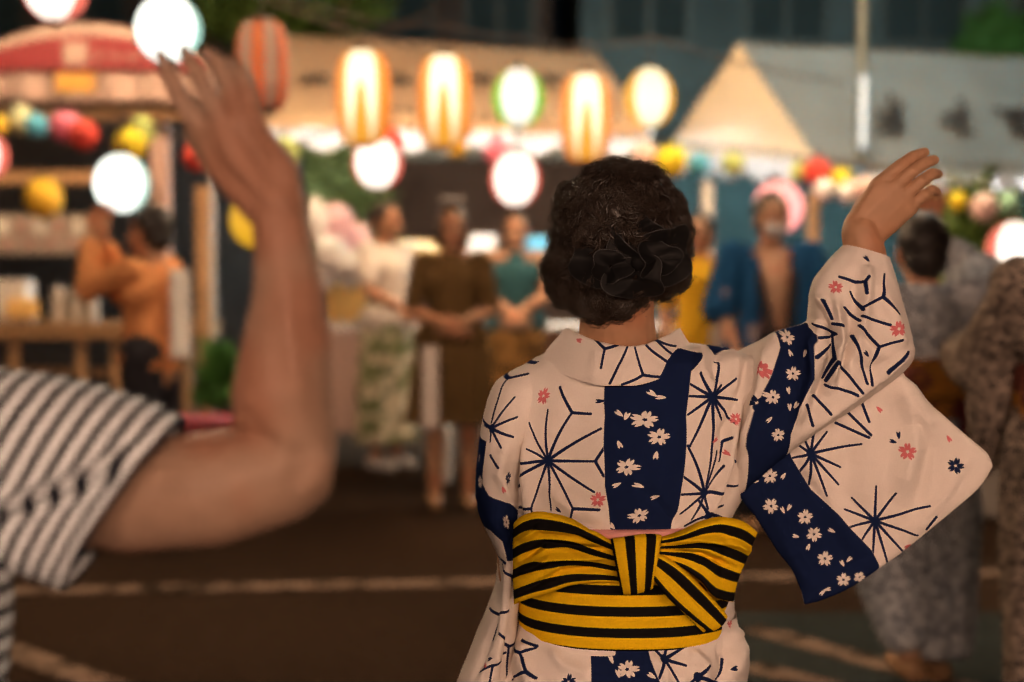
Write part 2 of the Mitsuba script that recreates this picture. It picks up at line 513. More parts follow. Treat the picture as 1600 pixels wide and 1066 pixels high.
# middle tent
E0, E1 = pix(330, 178, 10.6), pix(1012, 196, 11.3)
E1[2] = E0[2]
R0, R1 = pix(395, 52, 12.8), pix(930, 84, 13.2)
B0, B1 = pix(300, 178, 15.0), pix(985, 196, 15.4)
B0[2] = B1[2] = E0[2]
t2 = thing('tent', 'long beige tent with scalloped valance in the middle behind the lit lanterns', 'tent')
part(t2, 'roof', sheet(bilinear(E0, E1, R1, R0, 24, 60, 0.06, 2)), 'canvas', smooth=True)
part(t2, 'roof_back', sheet(bilinear(R0, R1, B1, B0, 12, 30, 0.05, 3)), 'canvas', smooth=True)
part(t2, 'gable', sheet(bilinear(R1, R1 + [0.01, 0, 0], B1, E1, 10, 10)), 'canvas', smooth=True)
valance(E0 + [0, -0.012, 0], E1 + [0, -0.012, 0], 0.10, 0.0, 0.33, 'valance', t2, 'canvas')
valance(E0 + [0, -0.004, -0.10], E1 + [0, -0.004, -0.10], 0.09, 0.085, 0.33, 'scalloped_edge', t2, 'canvas_lit')
sl = unit(R0 - E0 + (R1 - E1))
ux = unit(E1 - E0)
for k, px in enumerate((490, 622, 752, 862)):
    c = pix(px, 128, 11.6)
    # put it on the roof plane
    nrm = unit(np.cross(ux, sl))
    if nrm[1] > 0:
        nrm = -nrm
    d = c - CAM
    c = CAM + d * (((E0 - CAM) @ nrm) / (d @ nrm)) + nrm * 0.03
    part(t2, 'lettering', glyph(c, ux, sl, 0.25, 40 + k, 3), 'ink')
for q in (E0, E1, B0, B1):
    part(t2, 'pole', tube([[q[0], q[1] + 0.02, 0], [q[0], q[1] + 0.02, q[2] - 0.03]], 0.022), 'steel', smooth=60)
part(t2, 'back_curtain', sheet(bilinear(np.array([B0[0] + 1.6, B0[1] - 0.05, 0.0]), np.array([B1[0], B1[1] - 0.05, 0.0]), B1 - [0, 0.05, 0.03], B0 + [1.6, -0.05, -0.03], 8, 40)), 'curtain_brown', smooth=True)

# right tent
C1, C2 = pix(1275, 250, 11.6), pix(1038, 240, 13.0)
A0 = pix(1155, 68, 12.3)
C3, A1 = pix(1900, 262, 13.2), pix(1900, 104, 13.9)
t3 = thing('tent', 'large pale tent with pointed gable and dark lettering on its roof at the right', 'tent')
part(t3, 'roof', sheet(bilinear(C1, C3, A1, A0, 24, 60, 0.06, 5)), 'canvas_dim', smooth=True)
part(t3, 'gable', sheet(bilinear(C2, C1, A0 + [0.006, 0, 0], A0 - [0.006, 0, 0], 16, 16, 0.0, 7)), 'canvas_bright', smooth=True)
valance(C1 + [0, -0.012, 0], C3 + [0, -0.012, 0], 0.10, 0.0, 0.33, 'valance', t3, 'canvas_dim')
valance(C1 + [0, -0.004, -0.10], C3 + [0, -0.004, -0.10], 0.08, 0.085, 0.36, 'scalloped_edge', t3, 'canvas_lit')
valance(C2 + [0, -0.01, 0], C1 + [-0.01, -0.01, 0], 0.12, 0.085, 0.33, 'side_valance', t3, 'canvas_lit')
ux, sl = unit(C3 - C1), unit(A0 - C1 + A1 - C3)
nrm = unit(np.cross(ux, sl))
nrm = -nrm if nrm[1] > 0 else nrm
for k, px in enumerate((1395, 1490, 1585)):
    d = pix(px, 190, 12.0) - CAM
    c = CAM + d * (((C1 - CAM) @ nrm) / (d @ nrm)) + nrm * 0.03
    part(t3, 'lettering', glyph(c, ux, sl, 0.36, 60 + k, 4), 'ink')
for q in (C1, C2, C1 * 0.55 + C3 * 0.45, C3):
    part(t3, 'pole', tube([[q[0], q[1] + 0.02, 0], [q[0], q[1] + 0.02, q[2] - 0.03]], 0.024), 'steel', smooth=60)
part(t3, 'back_curtain', sheet(bilinear(np.array([C2[0], 15.2, 0]), np.array([C3[0] + 1, 15.6, 0]), np.array([C3[0] + 1, 15.6, 2.4]), np.array([C2[0], 15.2, 2.4]), 8, 40)), 'curtain_teal', smooth=True)

# left stall with the red arched sign
Y1 = 10.2
st = thing('food_stall', 'open festival stall at the left under a red arched sign', 'stall')


def arch(px0, px1, ytop, yend, ybase, Y, th, n=40):
    xs = np.linspace(px0, px1, n)
    u = (xs - (px0 + px1) / 2) / ((px1 - px0) / 2)
    top = ytop + (yend - ytop) * u ** 2
    V = np.array([pix(xs, np.full(n, float(ybase)), Y), pix(xs, (top + ybase) / 2, Y), pix(xs, top, Y)])
    return sheet(V, th)


part(st, 'sign_border', arch(-80, 345, 36, 108, 112, Y1, 0.05), 'pinkish_paint')
part(st, 'sign_panel', arch(-50, 318, 56, 100, 109, Y1 - 0.04, 0.03), 'red_sign')
part(st, 'emblem', box(pix(98, 66, Y1 - 0.06), pix(137, 101, Y1 - 0.058)), 'pinkish_paint')
for k, px in enumerate((155, 180, 208, 236)):
    part(st, 'lettering', glyph(pix(px, 87, Y1 - 0.062), np.array([1.0, 0, 0]), np.array([0, 0, 1.0]), 0.085, 80 + k), 'pinkish_paint')
part(st, 'valance', sheet(np.array([pix(np.linspace(-80, 345, 40), np.full(40, v), Y1 + 0.02 * np.sin(np.arange(40))) for v in (113.0, 135.0, 158.0)])), 'pinkish_paint', smooth=True)
part(st, 'price_card', box(pix(86, 114, Y1 - 0.05), pix(148, 143, Y1 - 0.044)), 'orange_paint')
part(st, 'beam', box(pix(-120, 163, Y1 + 0.1), pix(345, 188, Y1 + 0.2)), 'wood')
p0, p1 = pix(233, 185, Y1 + 0.25), pix(268, 292, Y1 + 0.35)
part(st, 'post', box((p0[0], p0[1], 0.0), (p1[0], p1[1], p0[2])), 'pinkish_paint')
p0, p1 = pix(304, 290, Y1 - 0.5), pix(331, 292, Y1 - 0.4)
part(st, 'post', box((p0[0], p0[1], 0.0), (p1[0], p1[1], p0[2])), 'pale_wood')
part(st, 'shelf_beam', box(pix(-80, 266, Y1 + 0.1), pix(232, 289, Y1 + 0.18)), 'pale_wood')
part(st, 'menu_board', box(pix(-40, 334, Y1 + 0.18), pix(140, 398, Y1 + 0.2)), 'tin')
for k in range(5):
    part(st, 'menu_card', box(pix(-6 + 29 * k, 341, Y1 + 0.165), pix(15 + 29 * k, 366, Y1 + 0.178)), 'white_paint' if k % 2 == 0 else 'pinkish_paint')
for k in range(4):
    part(st, 'menu_card', box(pix(0 + 34 * k, 372, Y1 + 0.165), pix(24 + 34 * k, 390, Y1 + 0.178)), 'pinkish_paint')
part(st, 'back_curtain', sheet(bilinear(np.array([-6.6, 13.0, 0.0]), np.array([-1.9, 13.0, 0.0]), np.array([-1.9, 13.0, 3.0]), np.array([-6.6, 13.0, 3.0]), 8, 40)), 'curtain_black', smooth=True)
q0, q1 = pix(-120, 506, 9.7), pix(345, 522, 10.3)
part(st, 'counter', box((q0[0], q0[1], q1[2]), (q1[0], q1[1], q0[2])), 'wood')
for px in (20, 125, 180, 290):
    p = pix(px, 520, 9.75)
    part(st, 'leg', box((p[0] - 0.03, p[1], 0), (p[0] + 0.03, p[1] + 0.06, p[2] - 0.012)), 'pale_wood')
p0, p1 = pix(-60, 575, 9.9), pix(300, 590, 9.95)
part(st, 'lower_rail', box((p0[0], p0[1], p1[2]), (p1[0], p1[1], p0[2])), 'wood')
ctop = q0[2]


def on_counter(px, w, h, Y=9.95):
    x = (px - 800) * Y / F
    return np.array([x, Y, ctop + h / 2])


whole('food_box', rbox(on_counter(12, 0.2, 0.30), (0.34, 0.22, 0.30), 0.015), 'white_paint', 'large pale box at the left end of the stall counter', 'box')
whole('food_box', rbox(on_counter(45, 0.2, 0.20) - [0, 0.12, 0], (0.20, 0.1, 0.13), 0.01), 'card_yellow', 'small tan box in front of the pale box on the counter', 'box')
for k, px in enumerate((92, 118, 143)):
    c = on_counter(px, 0.1, 0.0)
    r = 0.05
    j = thing('tin_jar', ('tin jar nearest the pale box on the stall counter', 'middle tin jar of three on the stall counter', 'tin jar nearest the orange shirted person on the stall counter')[k], 'jar', 'tin jars on the stall counter')
    part(j, 'body', spin([(0.0, 0), (r, 0.0), (r * 1.05, 0.03), (r * 1.05, 0.17), (r * 0.8, 0.20)], 20, c), 'tin', smooth=50)
    part(j, 'lid', spin([(0.0, 0.2), (r * 0.9, 0.2), (r * 0.9, 0.235), (r * 0.2, 0.24), (r * 0.2, 0.265), (0, 0.265)], 20, c), 'white_paint', smooth=50)
p = thing('potted_plant', 'leafy green plant in a dark pot beside the stall post', 'plant')
c = pix(345, 590, 9.3)
part(p, 'foliage', foliage(c, (0.22, 0.2, 0.22), 900, 0.06, 9, 12), 'leaf_bright')
part(p, 'pot', spin([(0, 0), (0.13, 0), (0.17, 0.28), (0.15, 0.28), (0.14, 0.25), (0, 0.25)], 20, (c[0], c[1], 0)), 'curtain_black', smooth=50)
part(p, 'stem', cat([tube([[c[0], c[1], 0.2], c + [0.05 * k, 0, -0.05]], 0.01, 6) for k in (-1, 0, 1)]), 'bark')
whole('step_box', rbox(pix(300, 632, 8.6) * [1, 1, 0] + [0, 0, 0.2], (0.75, 0.3, 0.40), 0.02), 'red_sign', 'low red box on the ground beside the stall', 'box')

# ------------------------------------------------------------------ lanterns
WARM, DEEP = (1.0, 0.80, 0.55), (1.0, 0.42, 0.07)


def emis(panels, top, low, peak=0.6, gain=8.0, floor=1.0, width=0.22):
    """Radiance of a lantern's paper: coloured panels round it (list of (half angle in degrees, colour)), brightest where the bulb hangs."""
    def fn(p, n, uv):
        a = dr.abs(uv.x - 0.5) * 360.0
        c = mi.Color3f(*panels[-1][1])
        for lim, cc in reversed(panels[:-1]):
            c = dr.select(a < lim, mi.Color3f(*cc), c)
        c = dr.select(uv.y > 0.93, mi.Color3f(*top), c)
        c = dr.select(uv.y < 0.06, mi.Color3f(*low), c)
        g = dr.exp(-dr.square((uv.y - peak) / width))
        rib = 0.9 + 0.1 * dr.cos(uv.y * 6.2832 * 14)
        return c * (floor + gain * g) * rib
    return mikit.proc(fn)




def flame_fn(p, n, uv):
    """Tall lanterns: white paper over the bulb, orange panels at front, sides and back that thin out upwards in the glow."""
    a = dr.abs(uv.x - 0.5) * 360.0
    g = dr.exp(-dr.square((uv.y - 0.64) / 0.30))
    w = 27.0 * dr.clip(1.1 - uv.y / 0.68, 0, 1)
    mid = mikit.smoothstep(w + 5.0, w - 3.0, a) * mikit.smoothstep(0.66, 0.5, uv.y)
    side = mikit.smoothstep(38.0, 54.0, a) * mikit.smoothstep(112.0, 100.0, a)
    cap = dr.maximum(mikit.smoothstep(0.90, 0.97, uv.y), mikit.smoothstep(0.10, 0.03, uv.y))
    c = mi.Color3f(1.0, 0.80, 0.50) * (0.85 + 1.5 * g)
    c = mikit.mix(c, mi.Color3f(1.0, 0.52, 0.05) * (0.75 + 0.30 * g), mikit.smoothstep(24.0, 42.0, a) * mikit.smoothstep(120.0, 104.0, a))
    c = mikit.mix(c, mi.Color3f(1.0, 0.42, 0.03) * (0.85 + 0.35 * g), mid)
    c = mikit.mix(c, mi.Color3f(1.0, 0.22, 0.015) * (0.75 + 0.4 * g), side)
    return mikit.mix(c, mi.Color3f(1.0, 0.22, 0.02) * 0.9, cap)


E_LONG = mikit.proc(flame_fn)


def scaled(c, k):
    return tuple(x * k for x in c)


GRN, YEL, RED, TEA = (0.09, 0.42, 0.006), (0.62, 0.27, 0.006), (0.46, 0.070, 0.050), (0.22, 0.42, 0.36)
E_GREEN = emis([(4, (0.50, 0.36, 0.28)), (42, (1.0, 0.92, 0.82)), (110, GRN), (150, (1.0, 0.9, 0.7)), (181, GRN)], scaled(GRN, 1.2), scaled(GRN, 1.2), 0.5, 0.8, 1.0, 0.4)
E_YELLOW = emis([(42, (1.0, 0.88, 0.56)), (110, YEL), (150, (1.0, 0.9, 0.6)), (181, YEL)], scaled(YEL, 1.2), scaled(YEL, 1.2), 0.45, 0.9, 1.0, 0.4)
E_RED = emis([(54, (1.0, 0.86, 0.72)), (110, RED), (150, (1.0, 0.8, 0.6)), (181, RED)], scaled(RED, 1.4), scaled(RED, 1.4), 0.5, 1.6, 1.0, 0.45)
E_COOL = emis([(64, (0.97, 1.0, 0.90)), (110, TEA), (150, (0.95, 0.97, 0.86)), (181, TEA)], scaled(TEA, 1.3), scaled(TEA, 1.3), 0.5, 1.6, 1.0, 0.45)
E_PINK = emis([(181, (1.0, 0.30, 0.27))], (1.0, 0.25, 0.2), (1.0, 0.2, 0.2), 0.5, 1.6, 0.9, 0.5)
E_AMBER = emis([(181, (1.0, 0.50, 0.015))], (0.9, 0.4, 0.02), (0.9, 0.4, 0.02), 0.5, 0.35, 0.6, 0.5)


def hall(gain, c0, c1):  # paper of the lanterns added out of view, far stronger than the visible ones
    return emis([(62, c0), (110, c1), (150, c0), (181, c1)], c1, c1, 0.5, gain, 6.0, 0.6)


E_NEAR = hall(75.0, (1.0, 0.66, 0.47), (1.0, 0.58, 0.39))
E_MID = hall(95.0, (1.0, 0.72, 0.48), (1.0, 0.6, 0.36))
E_FAR = hall(140.0, (1.0, 0.66, 0.38), (1.0, 0.56, 0.28))



def lantern_shape(c, rx, rz, long=False, n=48, m=40, ribs=12):
    v = np.linspace(0, 1, m)
    ang = (v - 0.5) * np.pi * 0.93
    if long:
        prof = np.clip(np.abs(np.cos(ang)), 0, 1) ** 0.42
        z = np.sign(np.sin(ang)) * np.abs(np.sin(ang)) ** 0.80 / abs(math.sin(0.465 * np.pi)) ** 0.8
    else:
        prof, z = np.cos(ang), np.sin(ang) / math.sin(0.465 * np.pi)
    prof = prof * (1 - 0.018 * np.cos(v * 2 * np.pi * ribs))
    u = np.linspace(0, 1, n + 1)
    a = (u - 0.5) * 2 * np.pi
    V = np.stack([c[0] + rx * prof[:, None] * np.sin(a), c[1] - rx * prof[:, None] * np.cos(a), c[2] + rz * z[:, None] + 0 * a], -1)
    i, j = np.meshgrid(np.arange(m - 1), np.arange(n), indexing='ij')
    q = np.stack([i * (n + 1) + j, i * (n + 1) + j + 1, (i + 1) * (n + 1) + j + 1, (i + 1) * (n + 1) + j], -1).reshape(-1, 4)
    uv = np.stack([np.broadcast_to(u, (m, n + 1)), np.broadcast_to(v[:, None], (m, n + 1))], -1).reshape(-1, 2)
    return trimesh.Trimesh(V.reshape(-1, 3), np.vstack([q[:, [0, 1, 2]], q[:, [0, 2, 3]]]), process=False), uv, prof[0] * rx


def lantern(c, rx, rz, label, group, emit=None, paper='paper_white', long=False, cord=0.18, name='paper_lantern', turn=0.0, weight=0.6):
    t = thing(name, label, 'lantern', group)
    m, uv, rc = lantern_shape(np.zeros(3), rx, rz, long)
    if turn:
        m.apply_transform(trimesh.transformations.rotation_matrix(turn, [0, 0, 1]))
    m.apply_translation(c)
    key = part(t, 'paper_shade', m, paper, smooth=True, uv=uv)
    if emit is not None:
        scene[key]['emitter'] = {'type': 'area', 'radiance': emit, 'sampling_weight': float(weight)}
    rc = max(rc, rx * 0.2)
    part(t, 'top_ring', spin([(0, rz * 0.985), (rc * 1.05, rz * 0.985), (rc * 1.05, rz * 0.985 + 0.02), (0, rz * 0.985 + 0.022)], 16, c), 'cap_black', smooth=40)
    part(t, 'bottom_ring', spin([(0, -rz * 0.985 - 0.02), (rc * 1.05, -rz * 0.985 - 0.018), (rc * 1.05, -rz * 0.985), (0, -rz * 0.985)], 16, c), 'cap_black', smooth=40)
    if cord:
        part(t, 'cord', tube([np.asarray(c) + [0, 0, rz + 0.015], np.asarray(c) + [0, 0, rz + cord]], 0.004, 6), 'wire')
    return t


GL = 'lit lanterns hung on the strings'
big = [  # px, py, half width, half height, depth, kind, label, long
    (87, -15, 48, 48, 6.3, E_RED, 'white glowing round lantern cut by the top edge at far left', 0),
    (263, 46, 50, 52, 6.0, E_COOL, 'white glowing round lantern above the raised striped shirt hand', 0),
    (568, 153, 42, 72, 8.0, E_LONG, 'tall orange and white lantern, leftmost of the three glowing tall ones', 1),
    (695, 158, 41, 70, 8.1, E_LONG, 'tall orange and white lantern, middle of the three glowing tall ones', 1),
    (810, 153, 39, 46, 8.3, E_GREEN, 'green rimmed round lantern between two tall orange ones', 0),
    (915, 184, 38, 67, 8.6, E_LONG, 'tall orange and white lantern right above the kimono dancer head', 1),
    (1015, 153, 38, 46, 8.8, E_YELLOW, 'yellow rimmed round lantern left of the pointed tent gable', 0),
    (590, 255, 38, 40, 8.6, E_RED, 'red rimmed white round lantern below the leftmost tall lantern', 0),
    (805, 280, 38, 42, 8.6, E_RED, 'red rimmed white round lantern left of the kimono dancer head', 0),
    (190, 287, 42, 46, 7.0, E_COOL, 'white round lantern with cool rim above the orange shirted person', 0),
    (-22, 244, 34, 38, 7.2, E_RED, 'red rimmed round lantern cut by the left picture edge', 0),
    (1583, 390, 40, 44, 7.5, E_RED, 'red rimmed white round lantern at the right picture edge', 0),
    (1216, 324, 38, 41, 9.5, E_PINK, 'pink glowing round lantern behind the blue jacket man head', 0),
    (400, 345, 40, 42, 7.5, E_AMBER, 'yellow glowing lantern half hidden behind the raised forearm', 0),
]
for px, py, hw, hh, Y, em, lab, lg in big:
    lantern(pix(px, py, Y), hw * Y / F, hh * Y / F, lab, GL, em, 'paper_lit', bool(lg))
# striped unlit one
def striped_fn(p, n, uv):
    a = dr.abs(uv.x * 6.0 + 0.5 - dr.floor(uv.x * 6.0 + 0.5) - 0.5)
    return mikit.mix(mi.Color3f(0.66, 0.11, 0.03), mi.Color3f(0.50, 0.30, 0.24), mikit.smoothstep(0.22, 0.25, a))


mat('paper_striped', striped_fn, 0.7)
lantern(pix(410, 103, 6.6), 42 * 6.6 / F, 70 * 6.6 / F, 'tall red and white striped unlit lantern right of the raised fingers', 'unlit lanterns', None, 'paper_striped', True)

GS = 'small coloured paper lanterns'
small = [
    (-4, 196, 17, 9.0, 'paper_gold', 'gold paper lantern at the left picture edge'),
    (33, 186, 22, 9.4, 'paper_cream', 'cream paper lantern under the red arched sign'),
    (57, 196, 18, 9.1, 'paper_blue', 'blue paper lantern under the red arched sign'),
    (103, 197, 25, 8.9, 'paper_pink', 'pink paper lantern under the red arched sign'),
    (131, 211, 23, 8.6, 'paper_red', 'red paper lantern overlapping the pink one'),
    (203, 226, 25, 8.6, 'paper_yellow', 'yellow paper lantern above the white round lantern at left'),
    (221, 205, 22, 9.2, 'paper_green', 'pale green paper lantern behind the yellow one at left'),
    (68, 309, 30, 9.6, 'paper_gold', 'dim gold paper lantern hanging below the stall shelf beam'),
    (306, 245, 21, 8.8, 'paper_red', 'red paper lantern half behind the raised hand'),
    (446, 238, 22, 9.0, 'paper_green', 'yellow green paper lantern at the edge of the raised wrist'),
    (608, 222, 22, 9.6, 'paper_red', 'red paper lantern touching the leftmost tall lantern'),
    (714, 232, 15, 9.8, 'paper_gold', 'gold paper lantern below the middle tall lantern'),
    (776, 238, 20, 9.9, 'paper_pink', 'pink paper lantern above the round lantern left of the dancer head'),
    (1008, 243, 22, 9.9, 'paper_rose', 'rose paper lantern just above the dancer hair'),
    (1049, 251, 24, 9.8, 'paper_yellow', 'yellow paper lantern under the gable left corner'),
    (1093, 258, 17, 9.9, 'paper_blue', 'blue paper lantern under the gable'),
    (1145, 256, 17, 10.0, 'paper_green', 'pale green paper lantern under the middle of the gable'),
    (1250, 268, 15, 10.0, 'paper_green', 'small green paper lantern left of the dark red one under the tent corner'),
    (1278, 268, 22, 9.9, 'paper_red', 'dark red paper lantern under the tent corner'),
    (1316, 280, 18, 9.8, 'paper_yellow', 'yellow paper lantern right of the dark red one'),
    (1341, 275, 15, 9.9, 'paper_navy', 'dark blue paper lantern beside the dancer sleeve hand'),
    (1289, 296, 17, 9.7, 'paper_white', 'white paper lantern under the dark red one'),
    (1326, 301, 17, 9.7, 'paper_white', 'white paper lantern under the yellow one by the raised sleeve'),
    (1352, 292, 18, 9.6, 'paper_rose', 'rose paper lantern behind the dancer raised wrist'),
    (1452, 305, 15, 9.5, 'paper_cream', 'cream paper lantern behind the dancer fingertips'),
    (1497, 314, 15, 9.2, 'paper_yellow', 'yellow paper lantern beside the raised fist of the grey yukata dancer'),
    (1538, 324, 22, 9.0, 'paper_rose', 'rose and white paper lantern above the lit one at right edge'),
    (1577, 318, 18, 9.2, 'paper_mint', 'mint green paper lantern at the right picture edge'),
]
for px, py, r, Y, pm, lab in small:
    lantern(pix(px, py, Y), r * Y / F, r * 1.05 * Y / F, lab, GS, None, pm, False, 0.06, 'small_lantern')


def wire(label, pts, sag=0.15, r=0.006):
    out = []
    for a, b in zip(pts[:-1], pts[1:]):
        t = np.linspace(0, 1, 12)[:-1]
        P = a + t[:, None] * (b - a)
        P[:, 2] -= sag * 4 * t * (1 - t)
        out.append(P)
    whole('lantern_wire', tube(np.vstack(out + [pts[-1][None]]), r, 6), 'wire', label, 'wire')


top = lambda px, py, hh, Y: pix(px, py - hh, Y) + np.array([0, 0, 0.19])
wire('wire carrying the tall orange lanterns', [pix(300, -60, 6.6), top(568, 153, 72, 8.0), top(695, 158, 70, 8.1), top(810, 153, 46, 8.3), top(915, 184, 67, 8.6), top(1015, 153, 46, 8.8), pix(1320, 130, 10.5)], 0.03)
wire('wire carrying the lower round lanterns', [top(-22, 244, 38, 7.2), top(190, 287, 46, 7.0), top(400, 345, 42, 7.5), top(590, 255, 40, 8.6), top(805, 280, 42, 8.6), top(1216, 324, 41, 9.5), top(1583, 390, 44, 7.5), pix(1800, 370, 7)], 0.02)
wire('wire carrying the small coloured lanterns under the stall sign', [pix(-60, 165, 9.0), pix(60, 172, 9.2), pix(205, 195, 9.0), pix(310, 215, 8.8), pix(450, 205, 9.0), pix(610, 195, 9.6), pix(776, 212, 9.9), pix(1010, 216, 9.9), pix(1145, 232, 10.0), pix(1345, 252, 9.9), pix(1500, 290, 9.2), pix(1640, 290, 9.2)], 0.02)
wire('thin wire running down from the upper left to the tall lanterns', [pix(330, -40, 9.0), pix(655, 75, 10.5)], 0.05, 0.008)

# lantern strings added out of view above and behind the camera as lighting
over = []
for n, (y, z, where) in enumerate([(-2.7, 2.35, 'nearer string behind the viewer'), (-4.3, 2.45, 'farther string behind the viewer')]):
    over += [(-2.9 + 1.32 * i + 0.3 * n, y + 0.25 * math.sin(i * 2.1), z, f'{where}, {w} from the left', E_NEAR, 4.0, n) for i, w in enumerate(('first', 'second', 'third', 'fourth', 'fifth', 'sixth'))]
over += [(x, y, 3.2, 'string high above the plaza, ' + w, E_MID, 1.0, 2) for x, y, w in ((-3.4, 4.6, 'left end'), (-1.2, 5.2, 'left of centre'), (1.2, 5.6, 'right of centre'), (3.4, 6.2, 'right end'))]
over += [(x, y, 3.6, 'highest string before the tents, ' + w, E_FAR, 2.5, 3) for x, y, w in ((-3.6, 8.3, 'first from the left'), (-2.2, 8.5, 'second from the left'), (-0.8, 8.7, 'third from the left'), (0.6, 8.8, 'third from the right'), (2.0, 8.9, 'second from the right'), (3.4, 9.0, 'first from the right'))]
for x, y, z, where, em, wt, n in over:
    lantern(np.array([x, y, z]), 0.19, 0.21, 'added unseen warm lantern on the ' + where, 'added lanterns over the plaza', em, 'paper_lit', False, 0.18, weight=wt)
UPW = np.array([0, 0, 0.39])
for n, lab in enumerate(('nearer lanterns behind the viewer', 'farther lanterns behind the viewer', 'lanterns high above the plaza', 'highest lanterns before the tents')):
    P = [np.array(o[:3]) + UPW for o in over if o[6] == n]
    wire('added unseen wire carrying the ' + lab, [P[0] + [-2.5, 0.2, 0.3]] + P + [P[-1] + [2.5, 0.2, 0.3]], 0.02)

# ------------------------------------------------------------------ lamp pole and tent tubes
lp = thing('street_lamp', 'grey lamp pole standing before the right tent with a glowing streak for a cool reflection on it', 'street lamp')
p = pix(1345, 230, 10.9)
part(lp, 'pole', tube([[p[0], p[1], 0], [p[0], p[1], 6.2]], [0.042, 0.036], 14), 'galvanised', smooth=60)
part(lp, 'arm', tube([[p[0], p[1], 6.1], [p[0] + 0.5, p[1] - 0.25, 6.3], [p[0] + 1.1, p[1] - 0.5, 6.3]], 0.03, 10), 'galvanised', smooth=60)
part(lp, 'lamp_head', rbox((p[0] + 1.2, p[1] - 0.52, 6.3), (0.7, 0.26, 0.1), 0.03), 'galvanised', smooth=40)
lm = rbox((p[0] + 1.2, p[1] - 0.52, 6.16), (0.6, 0.2, 0.17), 0.05)
k = part(lp, 'lamp_panel', lm, 'white_paint')
scene[k]['emitter'] = {'type': 'area', 'radiance': col(130, 235, 235), 'sampling_weight': 3.0}
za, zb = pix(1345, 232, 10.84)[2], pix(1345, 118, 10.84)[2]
k = part(lp, 'glow_tube', tube([[p[0], p[1] - 0.064, za], [p[0], p[1] - 0.064, zb]], 0.022, 12), 'white_paint', smooth=60)  # emissive rod added as the bright reflection on the pole, no real tube
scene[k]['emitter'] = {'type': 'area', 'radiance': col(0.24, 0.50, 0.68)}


def tube_lamp(a, b, label, rad):
    t = thing('fluorescent_lamp', label, 'lamp', 'tube lamps under the tents')
    k = part(t, 'glow_tube', tube([a, b], 0.018, 10), 'white_paint', smooth=60)
    scene[k]['emitter'] = {'type': 'area', 'radiance': col(*rad), 'sampling_weight': 1.5}
    part(t, 'fitting', box(np.minimum(a, b) + [0, -0.03, 0.022], np.maximum(a, b) + [0, 0.03, 0.06]), 'white_paint')


COLD = (300, 400, 430)
for s, lab in ((0.05, 'leftmost'), (0.25, 'second'), (0.45, 'middle'), (0.65, 'fourth'), (0.84, 'right')):
    a = E0 + (E1 - E0) * s + [0, 0.42, -0.06]
    tube_lamp(a, a + [0.58, 0.0, 0.0], f'{lab} tube lamp under the middle tent valance', COLD)
for s, lab in ((0.06, 'corner'), (0.30, 'inner')):
    a = C1 + (C3 - C1) * s + [0, 0.55, -0.16]
    tube_lamp(a, a + [0.9, 0.0, 0.0], f'{lab} tube lamp under the right tent valance', COLD)
a = (C1 + C2) / 2 + [0.5, 0.2, -0.16]
tube_lamp(a, a + [0.7, 0.0, 0.0], 'tube lamp under the right tent gable', COLD)

# ------------------------------------------------------------------ things under the tents
tb = thing('stall_table', 'white clothed table under the heap of pink and white bags', 'table')
c = pix(520, 500, 9.7)
part(tb, 'top', rbox((c[0], 9.7, c[2] - 0.02), (0.62, 0.5, 0.04), 0.008), 'white_paint')
part(tb, 'cloth', rbox((c[0], 9.44, (c[2] - 0.06) / 2 + 0.1), (0.62, 0.02, c[2] - 0.26), 0.008), 'pinkish_paint')
for sx in (-0.28, 0.28):
    for sy in (-0.2, 0.2):
        part(tb, 'leg', box((c[0] + sx - 0.02, 9.7 + sy - 0.02, 0), (c[0] + sx + 0.02, 9.7 + sy + 0.02, c[2] - 0.041)), 'steel')
cb = pix(540, 472, 9.6)
whole('food_box', rbox(cb, (0.30, 0.22, 0.235), 0.012), 'card_yellow', 'yellow box under the heap of pink and white bags', 'box')


def bag(px, py, rx, rz, Y, m, label, seed):
    s = trimesh.creation.icosphere(subdivisions=4)
    v = s.vertices
    k = meshkit.fbm(v * 2.3 + seed * 7, 3, seed)
    v = v * (0.78 + 0.44 * k)[:, None]
    v[:, 2] *= 1.0
    v = v * [rx * Y / F, rx * Y / F * 0.9, rz * Y / F] + pix(px, py, Y)
    whole('plastic_bag', trimesh.Trimesh(v, s.faces, process=False), m, label, 'bag', 'pink and white bags heaped on the table', smooth=True)


bag(492, 345, 20, 38, 9.5, 'bag_white', 'white bag at the left end of the heap beside the raised forearm', 1)
bag(525, 350, 28, 34, 9.6, 'bag_pink', 'pink bag at the top of the heap', 2)
bag(558, 378, 24, 30, 9.7, 'bag_pink', 'pink bag at the right of the heap', 3)
bag(515, 400, 30, 32, 9.4, 'bag_white', 'white bag in the middle of the heap', 4)
bag(548, 420, 28, 30, 9.4, 'bag_white', 'white bag low at the right of the heap', 5)
bag(500, 432, 22, 26, 9.4, 'bag_white', 'white bag low at the left of the heap', 6)
tb = thing('stall_table', 'long table with white goods behind the waiting women', 'table')
part(tb, 'top', rbox((-0.25, 11.9, 0.80), (3.2, 0.6, 0.04), 0.008), 'white_paint')
part(tb, 'cloth', rbox((-0.25, 11.59, 0.45), (3.2, 0.02, 0.65), 0.008), 'curtain_brown')
for sx in (-1.5, 0, 1.5):
    part(tb, 'leg', box((-0.25 + sx - 0.02, 11.8, 0), (-0.25 + sx + 0.02, 11.84, 0.779)), 'steel')
whole('goods_box', rbox(pix(662, 398, 11.8) , (0.42, 0.3, 0.24), 0.012), 'card_yellow', 'tan box standing in for an orange lamp glow between the white shirted woman and the brown dressed woman', 'box')  # box put in place of an orange lamp glow
whole('goods_box', rbox(pix(752, 385, 11.8), (0.26, 0.3, 0.20), 0.012), 'white_paint', 'white box right of the brown dressed woman head', 'box')
